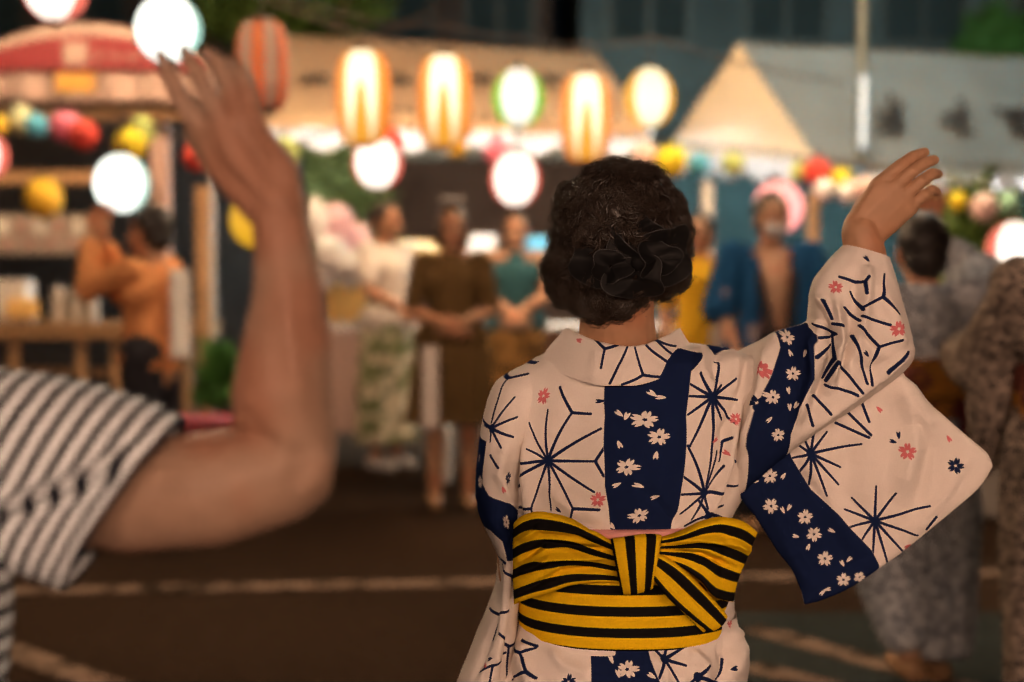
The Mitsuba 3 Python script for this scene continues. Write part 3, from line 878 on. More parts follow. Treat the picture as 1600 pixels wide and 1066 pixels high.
whole('goods_box', rbox(pix(840, 380, 11.8), (0.20, 0.2, 0.12), 0.012), 'plastic_blue', 'blue box right of the teal topped woman', 'box')
whole('goods_box', rbox(pix(843, 425, 11.6), (0.14, 0.15, 0.26), 0.012), 'white_paint', 'white carton below the blue box', 'box')
whole('cooler_box', rbox(pix(1560, 655, 7.6), (0.42, 0.4, 0.24), 0.03), 'white_paint', 'pale cooler box on a low stand at the right behind the dancers', 'box')
whole('low_stand', rbox(pix(1572, 750, 7.65) * [1, 1, 0] + [0, 0, 0.155], (0.6, 0.5, 0.31), 0.02), 'tin', 'low grey stand carrying the cooler box', 'stand')
whole('cooler_box', rbox(pix(688, 728, 8.6) * [1, 1, 0] + [0, 0, 0.17], (0.14, 0.14, 0.34), 0.02), 'white_paint', 'pale upright container on the ground between the brown dressed woman legs', 'box')
whole('banner_pole', tube([pix(1106, 285, 10.6), pix(1106, 285, 10.6) * [1, 1, 0]], 0.05, 10), 'white_paint', 'white wrapped post right of the dancer hair under the gable', 'post', smooth=60)
whole('banner_pole', tube([pix(1271, 300, 10.8), pix(1271, 300, 10.8) * [1, 1, 0]], 0.05, 10), 'pale_wood', 'tan post right of the blue jacket man', 'post', smooth=60)

# ------------------------------------------------------------------ people in the background
class Pose:
    """Local frame of a figure: x to its right, y the way it faces, z up, in units of a 1.6 m person; loc() gives world points."""

    def __init__(self, x, y, yaw, h):
        self.s = h / 1.6
        c, s = math.cos(yaw), math.sin(yaw)
        self.R = np.array([[c, -s, 0], [s, c, 0], [0, 0, 1.0]])
        self.o = np.array([x, y, 0.0])

    def loc(self, p):
        return (np.asarray(p, float) * self.s) @ self.R.T + self.o

    def back(self, w):
        return ((np.asarray(w, float) - self.o) @ self.R) / self.s


def ell(c, r, R=np.eye(3)):
    return m3.Manifold.hull_points((ICO * np.asarray(r)) @ R.T + np.asarray(c))


def rotz(a):
    return np.array([[math.cos(a), -math.sin(a), 0], [math.sin(a), math.cos(a), 0], [0, 0, 1.0]])


def hand_bones(w, d, nrm, side, k=1.0, curl=0.3, spread=0.12):
    """A hand from wrist w along d, nrm out of the back of the hand; side +1 puts the thumb on cross(d, nrm)."""
    d, nrm = unit(d), unit(nrm)
    s = unit(np.cross(d, nrm)) * side
    nrm = unit(np.cross(s, d)) * (1 if np.dot(np.cross(s, d), nrm) > 0 else -1)
    L = 0.175 * k
    out = []
    base = [w + d * L * 0.50 + s * L * (0.17 - 0.125 * i) for i in range(4)]
    for b in base:
        out.append(bone(w + d * 0.01, b, 0.019 * k, 0.0115 * k))
    out.append(m3.Manifold.hull_points(np.vstack([ICO * 0.0105 * k + b for b in base] + [ICO * 0.018 * k + w + d * 0.02])))
    for i, (b, ln) in enumerate(zip(base, (0.40, 0.45, 0.42, 0.33))):
        p, dd = b, unit(d + s * spread * (1.2 - 0.8 * i))
        r = 0.0092 * k
        c = curl * (0.8 + 0.25 * i)
        for f in (0.46, 0.30, 0.24):
            ang = c * (0.7 if f > 0.4 else 1.0)
            dd = unit(dd * math.cos(ang) - nrm * math.sin(ang))
            q = p + dd * L * ln * f * 1.05
            out.append(bone(p, q, r, r * 0.88))
            p, r = q, r * 0.88
    tb = w + d * L * 0.16 + s * 0.022 * k
    t1 = tb + unit(d * 0.75 + s * 0.62 - nrm * 0.25) * L * 0.24
    t2 = t1 + unit(d * 0.95 + s * 0.15 - nrm * 0.25) * L * 0.20
    t3 = t2 + unit(d * 0.98 - s * 0.05 - nrm * 0.35) * L * 0.15
    out += chain([tb, t1, t2, t3], [0.016 * k, 0.0125 * k, 0.0105 * k, 0.0085 * k])
    return out


def head_parts(c, R, s=1.0):
    q = lambda p: np.asarray(c) + (np.asarray(p) * s) @ R.T
    return [ell(q((0, -0.012, 0.022)), np.array([0.074, 0.092, 0.092]) * s, R), ell(q((0, 0.028, -0.03)), np.array([0.060, 0.062, 0.070]) * s, R),
            ell(q((0, 0.055, -0.083)), np.array([0.030, 0.028, 0.024]) * s, R), bone(q((0, 0.088, 0.005)), q((0, 0.106, -0.03)), 0.009 * s, 0.014 * s),
            ell(q((-0.036, 0.066, -0.028)), np.array([0.022, 0.020, 0.022]) * s, R), ell(q((0.036, 0.066, -0.028)), np.array([0.022, 0.020, 0.022]) * s, R),
            ell(q((0, 0.082, -0.057)), np.array([0.022, 0.012, 0.009]) * s, R),
            ell(q((-0.078, -0.005, -0.012)), np.array([0.009, 0.019, 0.031]) * s, R), ell(q((0.078, -0.005, -0.012)), np.array([0.009, 0.019, 0.031]) * s, R)]


def limbs(P, J, rad):
    return chain([P(j) for j in J], rad)


def figure(label, cat_, px, Y, h, yaw, arms, legs=None, skin='skin', hair='hair_black', hair_kind='short', top=None, bottom=None, face=True, head=(0, 0.012, 1.485), head_yaw=0.0, group=None,
           hand_dirs=None, shoes='shoe_tan', sleeve=0.45, bottom_kind='skirt', hem=0.30, flare=1.0):
    x = (px - 800) * Y / F
    p = Pose(x, Y, yaw, h)
    s = p.s
    P = p.loc
    t = thing('person', label, cat_, group)
    legs = legs or [[(-0.085, 0, 0.84), (-0.09, 0.015, 0.46), (-0.09, -0.01, 0.085)], [(0.085, 0, 0.84), (0.09, 0.015, 0.46), (0.09, -0.01, 0.085)]]
    H = np.array(head, float)
    Rh = p.R @ rotz(head_yaw)
    b = head_parts(P(H), Rh, s)
    b += limbs(P, [(0, -0.02, 1.33), H + [0, -0.02, -0.07]], [0.056 * s, 0.05 * s])
    b += limbs(P, [(0, 0, 0.86), (0, 0.005, 1.02), (0, 0, 1.18), (0, -0.01, 1.30)], [0.125 * s, 0.112 * s, 0.118 * s, 0.07 * s])
    b += [bone(P((-0.07, 0, 0.87)), P((0.07, 0, 0.87)), 0.10 * s, 0.10 * s), bone(P((-0.1, 0, 1.22)), P((0.1, 0, 1.22)), 0.082 * s, 0.082 * s)]
    for a in arms:
        b += [bone(P((0, -0.01, 1.29)), P(a[0]), 0.06 * s, 0.052 * s)]
        b += limbs(P, a[:3], [0.050 * s, 0.040 * s, 0.026 * s])
    for i, a in enumerate(arms):
        dv = unit(P(a[3]) - P(a[2])) if len(a) > 3 else unit(P(a[2]) - P(a[1]))
        nr = (hand_dirs[i] if hand_dirs else p.R @ np.array([0, 1.0, 0.2]))
        nr = nr - dv * np.dot(nr, dv)
        b += hand_bones(P(a[2]), dv, nr, 1 if i else -1, s, 0.35)
    for a in legs:
        b += limbs(P, a, [0.082 * s, 0.053 * s, 0.036 * s])
        f = unit(np.array([0, 1.0, 0]))
        an = np.array(a[2])
        b += [bone(P(an + [0, -0.03, -0.045]), P(an + [0, 0.13, -0.06]), 0.034 * s, 0.022 * s), bone(P(an), P(an + [0, -0.02, -0.045]), 0.036 * s, 0.036 * s)]
    body = part(t, 'body', fuse(b, 0.016 * s, 10), skin, smooth=True)
    # hair
    q = lambda v: P(H) + (np.asarray(v) * s) @ Rh.T
    hp = [ell(q((0, -0.03, 0.035)), np.array([0.088, 0.094, 0.098]) * s, Rh)]
    if hair_kind == 'bob':
        hp += [ell(q((sx * 0.066, -0.01, -0.03)), np.array([0.028, 0.060, 0.085]) * s, Rh) for sx in (-1, 1)] + [ell(q((0, -0.07, -0.04)), np.array([0.07, 0.04, 0.09]) * s, Rh)]
    elif hair_kind == 'bun':
        hp += [ell(q((0, -0.12, 0.02)), np.array([0.05, 0.045, 0.05]) * s, Rh), ell(q((0, -0.06, -0.03)), np.array([0.07, 0.045, 0.06]) * s, Rh)]
    else:
        hp += [ell(q((0, -0.055, -0.025)), np.array([0.074, 0.060, 0.075]) * s, Rh)]
    hm = fuse(hp, 0.012 * s, 6)
    hm.vertices += hm.vertex_normals * (0.012 * s * (meshkit.fbm(hm.vertices * 38, 3, len(TAKEN)) - 0.5))[:, None]
    part(t, 'hair', hm, hair, smooth=True)
    if face:
        for sx in (-1, 1):
            part(t, 'eye', fix(trimesh.convex.convex_hull((ICO * np.array([0.013, 0.006, 0.007]) * s) @ Rh.T + q((sx * 0.031, 0.081, -0.002)))), 'eye_dark', smooth=True)
            part(t, 'eyebrow', tube([q((sx * 0.014, 0.088, 0.02)), q((sx * 0.034, 0.086, 0.025)), q((sx * 0.052, 0.072, 0.018))], 0.0035 * s, 6), hair, smooth=True)
        part(t, 'mouth', fix(trimesh.convex.convex_hull((ICO * np.array([0.021, 0.006, 0.0075]) * s) @ Rh.T + q((0, 0.0905, -0.058)))), 'lip', smooth=True)
    # clothes
    if top:
        c = limbs(P, [(0, 0, 0.90), (0, 0.005, 1.02), (0, 0, 1.19), (0, -0.012, 1.30)], [0.142 * s, 0.128 * s, 0.134 * s, 0.076 * s])
        c += [bone(P((-0.1, 0, 1.21)), P((0.1, 0, 1.21)), 0.096 * s, 0.096 * s), bone(P((-0.08, 0, 0.90)), P((0.08, 0, 0.90)), 0.115 * s, 0.115 * s)]
        for a in arms:
            if sleeve > 0:
                A, B, C = P(a[0]), P(a[1]), P(a[2])
                c += [bone(P((0, -0.01, 1.275)), A, 0.064 * s, 0.058 * s)]
                if sleeve <= 1:
                    c += [bone(A, A + (B - A) * sleeve, 0.058 * s, 0.056 * s)]
                else:
                    c += [bone(A, B, 0.062 * s, 0.062 * s), bone(B, B + (C - B) * (sleeve - 1), 0.062 * s, 0.054 * s)]
        m = fuse(c, 0.016 * s, 8)
        m.vertices += m.vertex_normals * (0.014 * s * (meshkit.fbm(m.vertices * [11, 11, 6], 3, len(TAKEN)) - 0.5))[:, None]
        part(t, 'shirt', m, top, smooth=True)
    if bottom and bottom_kind == 'skirt':
        zs = np.array([1.0, 0.94, 0.86, 0.7, 0.5, hem + 0.04, hem])
        ws = np.array([0.145, 0.160, 0.178, 0.192, 0.205, 0.215, 0.214]) * np.linspace(1.0, flare, 7)
        a = np.linspace(0, 2 * np.pi, 64, endpoint=False)
        zz = np.linspace(1.0, hem, 40)
        wv = np.interp(-zz, -zs, ws)
        V = []
        for z, w in zip(zz, wv):
            fold = 1 + 0.05 * (1 - (z - hem) / (1 - hem)) * np.sin(a * 9 + 2 * np.sin(z * 3))
            V.append(P(np.stack([w * np.cos(a) * fold, w * 0.74 * np.sin(a) * fold, np.full_like(a, z)], -1)))
        part(t, 'skirt', ring_mesh(np.array(V)), bottom, smooth=True)
    elif bottom:
        c = [bone(P((-0.08, 0, 0.90)), P((0.08, 0, 0.90)), 0.116 * s, 0.116 * s)]
        for a in legs:
            c += limbs(P, [a[0], a[1], np.array(a[1]) + (np.array(a[2]) - a[1]) * 0.92], [0.102 * s, 0.078 * s, 0.07 * s])
        part(t, 'trousers', fuse(c, 0.016 * s, 8), bottom, smooth=True)
    for i, a in enumerate(legs):
        an = np.array(a[2])
        part(t, 'shoe', fuse([bone(P(an + [0, -0.035, -0.045]), P(an + [0, 0.135, -0.058]), 0.042 * s, 0.028 * s)], 0.012, 3), shoes, smooth=True)
    return t, p, s, Rh, q


def robe(t, P, rows, bsdf, name='kimono', n=72, folds=0.02, seed=1):
    """A long garment lofted from rows (z, centre x, centre y, half width, half depth) in the figure's own frame."""
    rows = np.array(sorted(rows, key=lambda r: -r[0]), float)
    zz = np.linspace(rows[0, 0], rows[-1, 0], 60)
    f = PchipInterpolator(-rows[:, 0], rows[:, 1:])(-zz)
    a = np.linspace(0, 2 * np.pi, n, endpoint=False)
    V = []
    for z, (cx, cy, w, d) in zip(zz, f):
        k = 1 + folds * np.sin(a * 7 + 3 * math.sin(z * 4) + seed) + folds * np.sin(a * 13 - z * 6)
        V.append(P(np.stack([cx + w * np.cos(a) * k, cy + d * np.sin(a) * k, np.full_like(a, z)], -1)))
    return part(t, name, ring_mesh(np.array(V)), bsdf, smooth=True)


PI = math.pi
# orange shirted person at left, seen from the side, both hands raised before the face
t, p, s, Rh, q = figure('person in an orange top raising both hands before the face', 'person', 236, 6.7, 1.60, 1.25,
       [[(-0.17, 0, 1.31), (-0.15, 0.24, 1.22), (-0.08, 0.27, 1.47), (-0.07, 0.25, 1.6)], [(0.17, 0, 1.31), (0.15, 0.26, 1.19), (0.07, 0.30, 1.46), (0.06, 0.29, 1.6)]],
       top='cloth_orange', bottom='cloth_black', bottom_kind='trousers', sleeve=1.75, shoes='cloth_black', head=(0, 0.012, 1.485), skin='skin_tan')
whole('towel', rbox(p.loc((0.0, -0.155, 1.1)), (0.16 * s, 0.03, 0.42), 0.012, 1.25), 'cloth_white', 'pale towel hanging down the back of the orange top', 'towel')

# white shirted woman in a printed skirt, facing right
figure('woman in a white shirt and a pale printed skirt turned to the right', 'person', 604, 9.2, 1.72, -1.2 - PI / 3,
       [[(-0.17, 0, 1.31), (-0.21, 0.06, 1.07), (-0.10, 0.20, 0.98)], [(0.17, 0, 1.31), (0.21, 0.06, 1.07), (0.10, 0.20, 0.98)]],
       top='cloth_white', bottom='skirt_print', hair='hair', hair_kind='bun', shoes='shoe_white', skin='skin_tan', hem=0.16, sleeve=0.7)
# woman in the brown dress
t, p, s, Rh, q = figure('woman in a dark brown dress holding her hands before her', 'person', 706, 7.75, 1.645, PI + 0.12,
       [[(-0.155, 0, 1.30), (-0.205, 0.03, 1.05), (-0.05, 0.17, 1.00), (0.04, 0.18, 0.99)], [(0.155, 0, 1.30), (0.205, 0.03, 1.05), (0.06, 0.185, 0.99), (-0.03, 0.19, 0.975)]],
       top='cloth_olive', bottom='cloth_olive', hair_kind='bob', hair='hair', shoes='shoe_tan', skin='skin_tan', hem=0.46, sleeve=0.85, flare=1.22)
tw = thing('hand_towel', 'narrow white towel hanging from the brown dressed woman hands', 'towel')
c = p.loc((0.13, 0.235, 0.66))
scene[tw] = mikit.ply(rbox(c, (0.09, 0.02, 0.44), 0.008), 'cloth_white')
hc = thing('hair_clip', 'pale clip on top of the brown dressed woman head', 'hair clip')
scene[hc] = mikit.ply(rbox(q((0.0, 0.0, 0.148)), (0.13, 0.06, 0.03), 0.012), 'paper_white')
# teal topped woman
figure('woman in a teal sleeveless top and brown skirt with clasped hands', 'person', 806, 9.4, 1.66, PI,
       [[(-0.16, 0, 1.31), (-0.19, 0.05, 1.08), (-0.03, 0.18, 0.98)], [(0.16, 0, 1.31), (0.19, 0.05, 1.08), (0.03, 0.18, 0.98)]],
       top='cloth_teal', bottom='skirt_brown', hair='hair', hair_kind='bun', skin='skin', sleeve=0.0, hem=0.32)
# yellow shirted
figure('person in a yellow shirt and pale trousers behind the dancer shoulder', 'person', 1093, 8.4, 1.62, PI - 0.3,
       [[(-0.17, 0, 1.31), (-0.2, 0.02, 1.06), (-0.17, 0.12, 0.85)], [(0.17, 0, 1.31), (0.2, 0.02, 1.06), (0.17, 0.12, 0.85)]],
       top='cloth_yellow', bottom='cloth_white', bottom_kind='trousers', skin='skin', sleeve=0.9)
# man in the happi coat
t, p, s, Rh, q = figure('man in an open blue festival coat with bare chest and face mask', 'person', 1204, 7.1, 1.68, PI + 0.1,
       [[(-0.185, 0, 1.31), (-0.245, 0.0, 1.06), (-0.2, 0.14, 0.88)], [(0.185, 0, 1.31), (0.245, 0.0, 1.06), (0.2, 0.14, 0.88)]],
       bottom='cloth_black', bottom_kind='trousers', skin='skin', face=True)
c = limbs(p.loc, [(0, -0.03, 0.84), (0, -0.03, 1.02), (0, -0.035, 1.19), (0, -0.05, 1.29)], [0.15 * s, 0.14 * s, 0.142 * s, 0.078 * s])
c += [bone(p.loc((-0.1, -0.02, 1.21)), p.loc((0.1, -0.02, 1.21)), 0.094 * s, 0.094 * s), bone(p.loc((-0.12, -0.01, 0.84)), p.loc((0.12, -0.01, 0.84)), 0.12 * s, 0.12 * s)]
for sx in (-1, 1):
    c += [bone(p.loc((0, -0.02, 1.27)), p.loc((sx * 0.185, 0, 1.31)), 0.07 * s, 0.07 * s), bone(p.loc((sx * 0.185, 0, 1.31)), p.loc((sx * 0.245, 0, 1.06)), 0.072 * s, 0.085 * s),
          bone(p.loc((sx * 0.11, 0.06, 1.24)), p.loc((sx * 0.13, 0.09, 0.82)), 0.05 * s, 0.06 * s)]
m = fuse(c, 0.016, 6)
# open front: cut away a tapering strip over the chest
loc = p.back(m.triangles_center)
keep = ~((loc[:, 1] > 0.02) & (np.abs(loc[:, 0]) < 0.030 + 0.055 * np.clip((loc[:, 2] - 0.95) / 0.35, 0, 1)) & (loc[:, 2] > 0.9))
m.update_faces(keep)
part(t, 'festival_coat', m, 'happi_blue', smooth=True)
for sx in (-1, 1):
    part(t, 'lapel', tube([p.loc((sx * 0.072, -0.03, 1.345)), p.loc((sx * 0.098, 0.085, 1.25)), p.loc((sx * 0.066, 0.14, 1.08)), p.loc((sx * 0.04, 0.165, 0.92)), p.loc((sx * 0.06, 0.14, 0.78))], 0.019 * s, 8), 'cloth_black', smooth=True)
part(t, 'belt', ring_mesh(np.array([[p.loc((0.172 * math.cos(a), 0.155 * math.sin(a), z)) for a in np.linspace(0, 2 * PI, 40, endpoint=False)] for z in (0.96, 0.935, 0.90)])), 'cloth_black', smooth=True)
part(t, 'face_mask', fuse([ell(q((0, 0.066, -0.048)), np.array([0.058, 0.044, 0.044]) * s, Rh)], 0.012, 4), 'mask_cloth', smooth=True)

# dancer in the grey yukata, seen from behind, right arm raised
Y8 = 4.5
t, p, s, Rh, q = figure('dancer in a grey yukata seen from behind with a raised arm', 'person', 1440, Y8, 1.5, 0.12,
       [[(-0.17, 0, 1.30), (-0.27, 0.12, 1.12), (-0.24, 0.32, 1.10), (-0.24, 0.5, 1.1)], [(0.17, 0, 1.30), (0.27, 0.16, 1.37), (0.13, 0.22, 1.56), (0.12, 0.2, 1.7)]],
       legs=[[(-0.085, 0, 0.84), (-0.14, -0.05, 0.46), (-0.12, -0.23, 0.17)], [(0.085, 0, 0.84), (0.10, 0.08, 0.46), (0.08, 0.02, 0.085)]],
       skin='skin_tan', face=False, shoes='shoe_tan', head=(0.0, 0.02, 1.475))
P = p.loc
c = limbs(P, [(0, 0, 0.88), (0, 0, 1.05), (0, 0, 1.2), (0, -0.012, 1.30)], [0.158 * s, 0.15 * s, 0.145 * s, 0.085 * s])
c += [bone(P((-0.12, 0, 1.2)), P((0.12, 0, 1.2)), 0.10 * s, 0.10 * s), bone(P((0, 0, 1.26)), P((0.17, 0, 1.3)), 0.085 * s, 0.085 * s), bone(P((0.17, 0, 1.3)), P((0.27, 0.16, 1.37)), 0.10 * s, 0.105 * s),
      bone(P((0.27, 0.16, 1.37)), P((0.2, 0.20, 1.455)), 0.095 * s, 0.065 * s), bone(P((0.24, 0.08, 1.28)), P((0.23, 0.05, 1.06)), 0.085 * s, 0.07 * s),
      bone(P((0, 0, 1.26)), P((-0.17, 0, 1.3)), 0.085 * s, 0.085 * s), bone(P((-0.17, 0, 1.3)), P((-0.27, 0.12, 1.12)), 0.09 * s, 0.09 * s), bone(P((-0.27, 0.12, 1.12)), P((-0.25, 0.30, 1.10)), 0.085 * s, 0.065 * s), bone(P((-0.26, 0.15, 1.10)), P((-0.26, 0.12, 0.90)), 0.075 * s, 0.06 * s)]
m = fuse(c, 0.014, 8)
m.vertices += m.vertex_normals * (0.02 * (meshkit.fbm(m.vertices * [12, 12, 7], 3, 8) - 0.5))[:, None]
part(t, 'kimono', m, 'yukata_grey', smooth=True)
robe(t, P, [(1.0, 0, 0, 0.165, 0.135), (0.86, 0, 0, 0.19, 0.155), (0.6, 0.02, -0.01, 0.185, 0.17), (0.36, 0.045, 0.0, 0.155, 0.16), (0.22, 0.055, 0.0, 0.14, 0.15), (0.11, 0.06, 0.0, 0.125, 0.14)], 'yukata_grey', 'kimono_skirt', folds=0.035)
part(t, 'kimono_flap', fuse([bone(P((-0.06, -0.03, 0.80)), P((-0.16, -0.11, 0.48)), 0.13 * s, 0.135 * s), bone(P((-0.16, -0.11, 0.48)), P((-0.13, -0.20, 0.24)), 0.135 * s, 0.085 * s)], 0.016, 8), 'yukata_grey', smooth=True, label='back panel of the robe swinging over the lifted leg')
o = robe(t, P, [(1.12, 0, 0, 0.166, 0.155), (1.10, 0, 0, 0.172, 0.16), (0.94, 0, 0, 0.176, 0.165), (0.92, 0, 0, 0.17, 0.158)], 'obi_ochre', 'obi', folds=0.004)
part(o, 'bow', fuse([bone(P((-0.11, -0.20, 1.04)), P((0.09, -0.21, 1.05)), 0.065 * s, 0.05 * s), bone(P((0.06, -0.20, 1.06)), P((0.13, -0.19, 0.99)), 0.05 * s, 0.06 * s)], 0.014, 6), 'obi_ochre', smooth=True)
part(o, 'bow_tail', fuse([bone(P((0.09, -0.195, 1.05)), P((0.12, -0.20, 0.78)), 0.045 * s, 0.05 * s)], 0.014, 6), 'obi_wine', smooth=True)

# dancer at the right edge
t, p, s, Rh, q = figure('dancer in a brown dotted yukata cut by the right picture edge', 'person', 1688, 3.7, 1.58, 0.25,
       [[(-0.18, 0, 1.31), (-0.17, 0.16, 1.08), (-0.12, 0.36, 1.10)], [(0.18, 0, 1.31), (0.24, 0.12, 1.08), (0.17, 0.33, 1.1)]], skin='skin_tan', face=False)
P = p.loc
c = limbs(P, [(0, 0, 0.88), (0, 0, 1.05), (0, 0, 1.2), (0, -0.012, 1.30)], [0.158 * s, 0.15 * s, 0.145 * s, 0.085 * s]) + [bone(P((-0.12, 0, 1.2)), P((0.12, 0, 1.2)), 0.10 * s, 0.10 * s)]
for sx in (-1, 1):
    c += [bone(P((0, 0, 1.26)), P((sx * 0.18, 0, 1.3)), 0.08 * s, 0.085 * s), bone(P((sx * 0.17, 0, 1.29)), P((sx * 0.18, 0.16, 1.08)), 0.085 * s, 0.09 * s), bone(P((sx * 0.18, 0.16, 1.08)), P((sx * 0.13, 0.33, 1.10)), 0.09 * s, 0.07 * s),
          bone(P((sx * 0.18, 0.12, 1.08)), P((sx * 0.165, 0.14, 0.86)), 0.075 * s, 0.06 * s)]
m = fuse(c, 0.014, 8)
m.vertices += m.vertex_normals * (0.02 * (meshkit.fbm(m.vertices * [12, 12, 7], 3, 18) - 0.5))[:, None]
part(t, 'kimono', m, 'yukata_brown', smooth=True)
robe(t, P, [(1.0, 0, 0, 0.165, 0.135), (0.86, 0, 0, 0.20, 0.16), (0.6, 0, 0, 0.20, 0.17), (0.3, 0.0, 0.0, 0.175, 0.165), (0.08, 0.0, 0, 0.16, 0.16)], 'yukata_brown', 'kimono_skirt', folds=0.03)
robe(t, P, [(1.10, 0, 0, 0.168, 0.155), (1.08, 0, 0, 0.174, 0.162), (0.94, 0, 0, 0.176, 0.165), (0.92, 0, 0, 0.17, 0.158)], 'obi_ochre', 'obi', folds=0.004)

# ------------------------------------------------------------------ the dancer in the white kimono
YC = 2.16                     # depth of the middle of her body
MM = 1078.0                   # cloth pixels per metre (about one photograph pixel at her back)
V_ = lambda px, py, Y=YC: pix(px, py, Y)


def dist_poly(P, line):
    """Distance of the points P (n, 2) from a polyline, and the fraction along it."""
    line = np.asarray(line, float)
    best = np.full(len(P), 1e9)
    at = np.zeros(len(P))
    L = len(line) - 1
    for i in range(L):
        a, d = line[i], line[i + 1] - line[i]
        t = np.clip(((P - a) @ d) / (d @ d), 0, 1)
        e = np.linalg.norm(P - a - t[:, None] * d, axis=1)
        at = np.where(e < best, (i + t) / L, at)
        best = np.minimum(best, e)
    return best, at


def drape(mesh, folds, soft=0.003, scale=9.0, seed=1, facing=True):
    """Raises folds (polyline in pixels, width in pixels, height in metres) and soft unevenness on the side of the cloth turned to the viewer."""
    v, n = mesh.vertices.copy(), mesh.vertex_normals
    P = to_pix(v)
    k = np.clip(-n[:, 1] * 3, 0, 1) if facing else np.ones(len(v))
    h = soft * 2 * (meshkit.fbm(v * scale, 3, seed) - 0.5)
    for line, w, amp in folds:
        d, t = dist_poly(P, line)
        h = h + k * 1.35 * amp * np.exp(-(d / w) ** 2) * np.clip(np.sin(np.pi * np.clip(t, 0.04, 0.96)) * 1.8, 0, 1)
    mesh.vertices = v + n * h[:, None]
    return mesh


class Cloth:
    """A piece of the garment: its mesh, its uv in cloth pixels, and the way from a pixel seen to a point of the cloth."""

    def __init__(self, mesh, uv):
        self.mesh, self.uv = mesh, np.asarray(uv, float)

    def ready(self):
        see = self.mesh.vertex_normals[:, 1] < 0.25
        self.tree, self.ids = cKDTree(to_pix(self.mesh.vertices[see])), np.nonzero(see)[0]
        return self

    def at(self, p):
        d, i = self.tree.query(np.asarray(p, float), k=9)
        ids = self.ids[i]
        ids = ids[np.abs(self.uv[ids] - self.uv[ids[0]]).max(1) < 40]
        X = to_pix(self.mesh.vertices[ids]) - np.asarray(p, float)
        if len(ids) < 5 or d[0] > 4:
            return self.uv[ids[0]]
        # affine fit to the nearest points of the cloth
        A = np.c_[np.ones(len(ids)), X]
        wt = 1 / (1 + np.linalg.norm(X, axis=1))
        sol = np.linalg.lstsq(np.vstack([A * wt[:, None], np.diag([0, 0.02, 0.02])]), np.vstack([self.uv[ids] * wt[:, None], np.zeros((3, 2))]), rcond=None)[0]
        return sol[0]


def grid_loft(rings, uv, seam=True):
    """rings (m, n, 3) with the first column repeated at the end when closed; keeps uv."""
    m, n = rings.shape[:2]
    i, j = np.meshgrid(np.arange(m - 1), np.arange(n - 1), indexing='ij')
    q = np.stack([i * n + j, i * n + j + 1, (i + 1) * n + j + 1, (i + 1) * n + j], -1).reshape(-1, 4)
    return trimesh.Trimesh(rings.reshape(-1, 3), np.vstack([q[:, [0, 1, 2]], q[:, [0, 2, 3]]]), process=False), uv.reshape(-1, 2)


def body_loft(rows, m, n, a0, power=0.85):
    """A garment lofted round the body from rows (py, left px, right px, depth offset, half depth); theta 0 faces the viewer."""
    r = np.array(rows, float)
    py = np.linspace(r[0, 0], r[-1, 0], m)
    f = PchipInterpolator(r[:, 0], r[:, 1:])(py)
    th = np.linspace(-np.pi, np.pi, n)
    s, c = np.sin(th), np.cos(th)
    sx, cy = np.sign(s) * np.abs(s) ** power, np.sign(c) * np.abs(c) ** power
    V = []
    for y, (xl, xr, dy, b) in zip(py, f):
        A, B = V_(xl, y), V_(xr, y)
        mid, half = (A + B) / 2, (B - A) / 2
        V.append(mid + sx[:, None] * half + np.stack([0 * th, dy - b * cy, 0 * th], -1))
    V = np.array(V)
    uv = np.stack([np.broadcast_to(th * a0, (m, n)), np.broadcast_to(py[:, None], (m, n))], -1)
    mesh, uv = grid_loft(V, uv)
    if mesh.face_normals[np.argmin(mesh.triangles_center[:, 1])][1] > 0:
        mesh.faces = mesh.faces[:, ::-1]
    return Cloth(mesh, uv)


def tube_loft(A, B, Yc, b, m, n, off):
    """A sleeve: sections spanning from edge A to edge B (pixel polylines with one point per section), centre depth Yc, half thickness b; uv laid flat."""
    A, B, Yc, b = (np.asarray(x, float) for x in (A, B, Yc, b))
    k = np.linspace(0, 1, len(A))
    t = np.linspace(0, 1, m)
    A, B, Yc, b = (PchipInterpolator(k, x)(t) for x in (A, B, Yc, b))
    ph = np.linspace(0, 2 * np.pi, n) + np.pi / 2          # the seam lies on the far side
    V = []
    for i in range(m):
        a_, b_ = pix(*A[i], Yc[i]), pix(*B[i], Yc[i])
        mid, half = (a_ + b_) / 2, (b_ - a_) / 2
        s = np.sign(np.sin(ph)) * np.abs(np.sin(ph)) ** 0.8
        c = np.sign(np.cos(ph)) * np.abs(np.cos(ph)) ** 0.9
        V.append(mid + c[:, None] * half + np.stack([0 * ph, b[i] * s, 0 * ph], -1))
    V = np.array(V)
    uv = np.stack([V[..., 0] * MM + np.where(np.sin(ph) > 0.02, off, 0.0), -V[..., 2] * MM], -1)
    mesh, uv = grid_loft(V, uv)
    if mesh.face_normals[np.argmin(mesh.triangles_center[:, 1])][1] > 0:
        mesh.faces = mesh.faces[:, ::-1]
    return Cloth(mesh, uv)


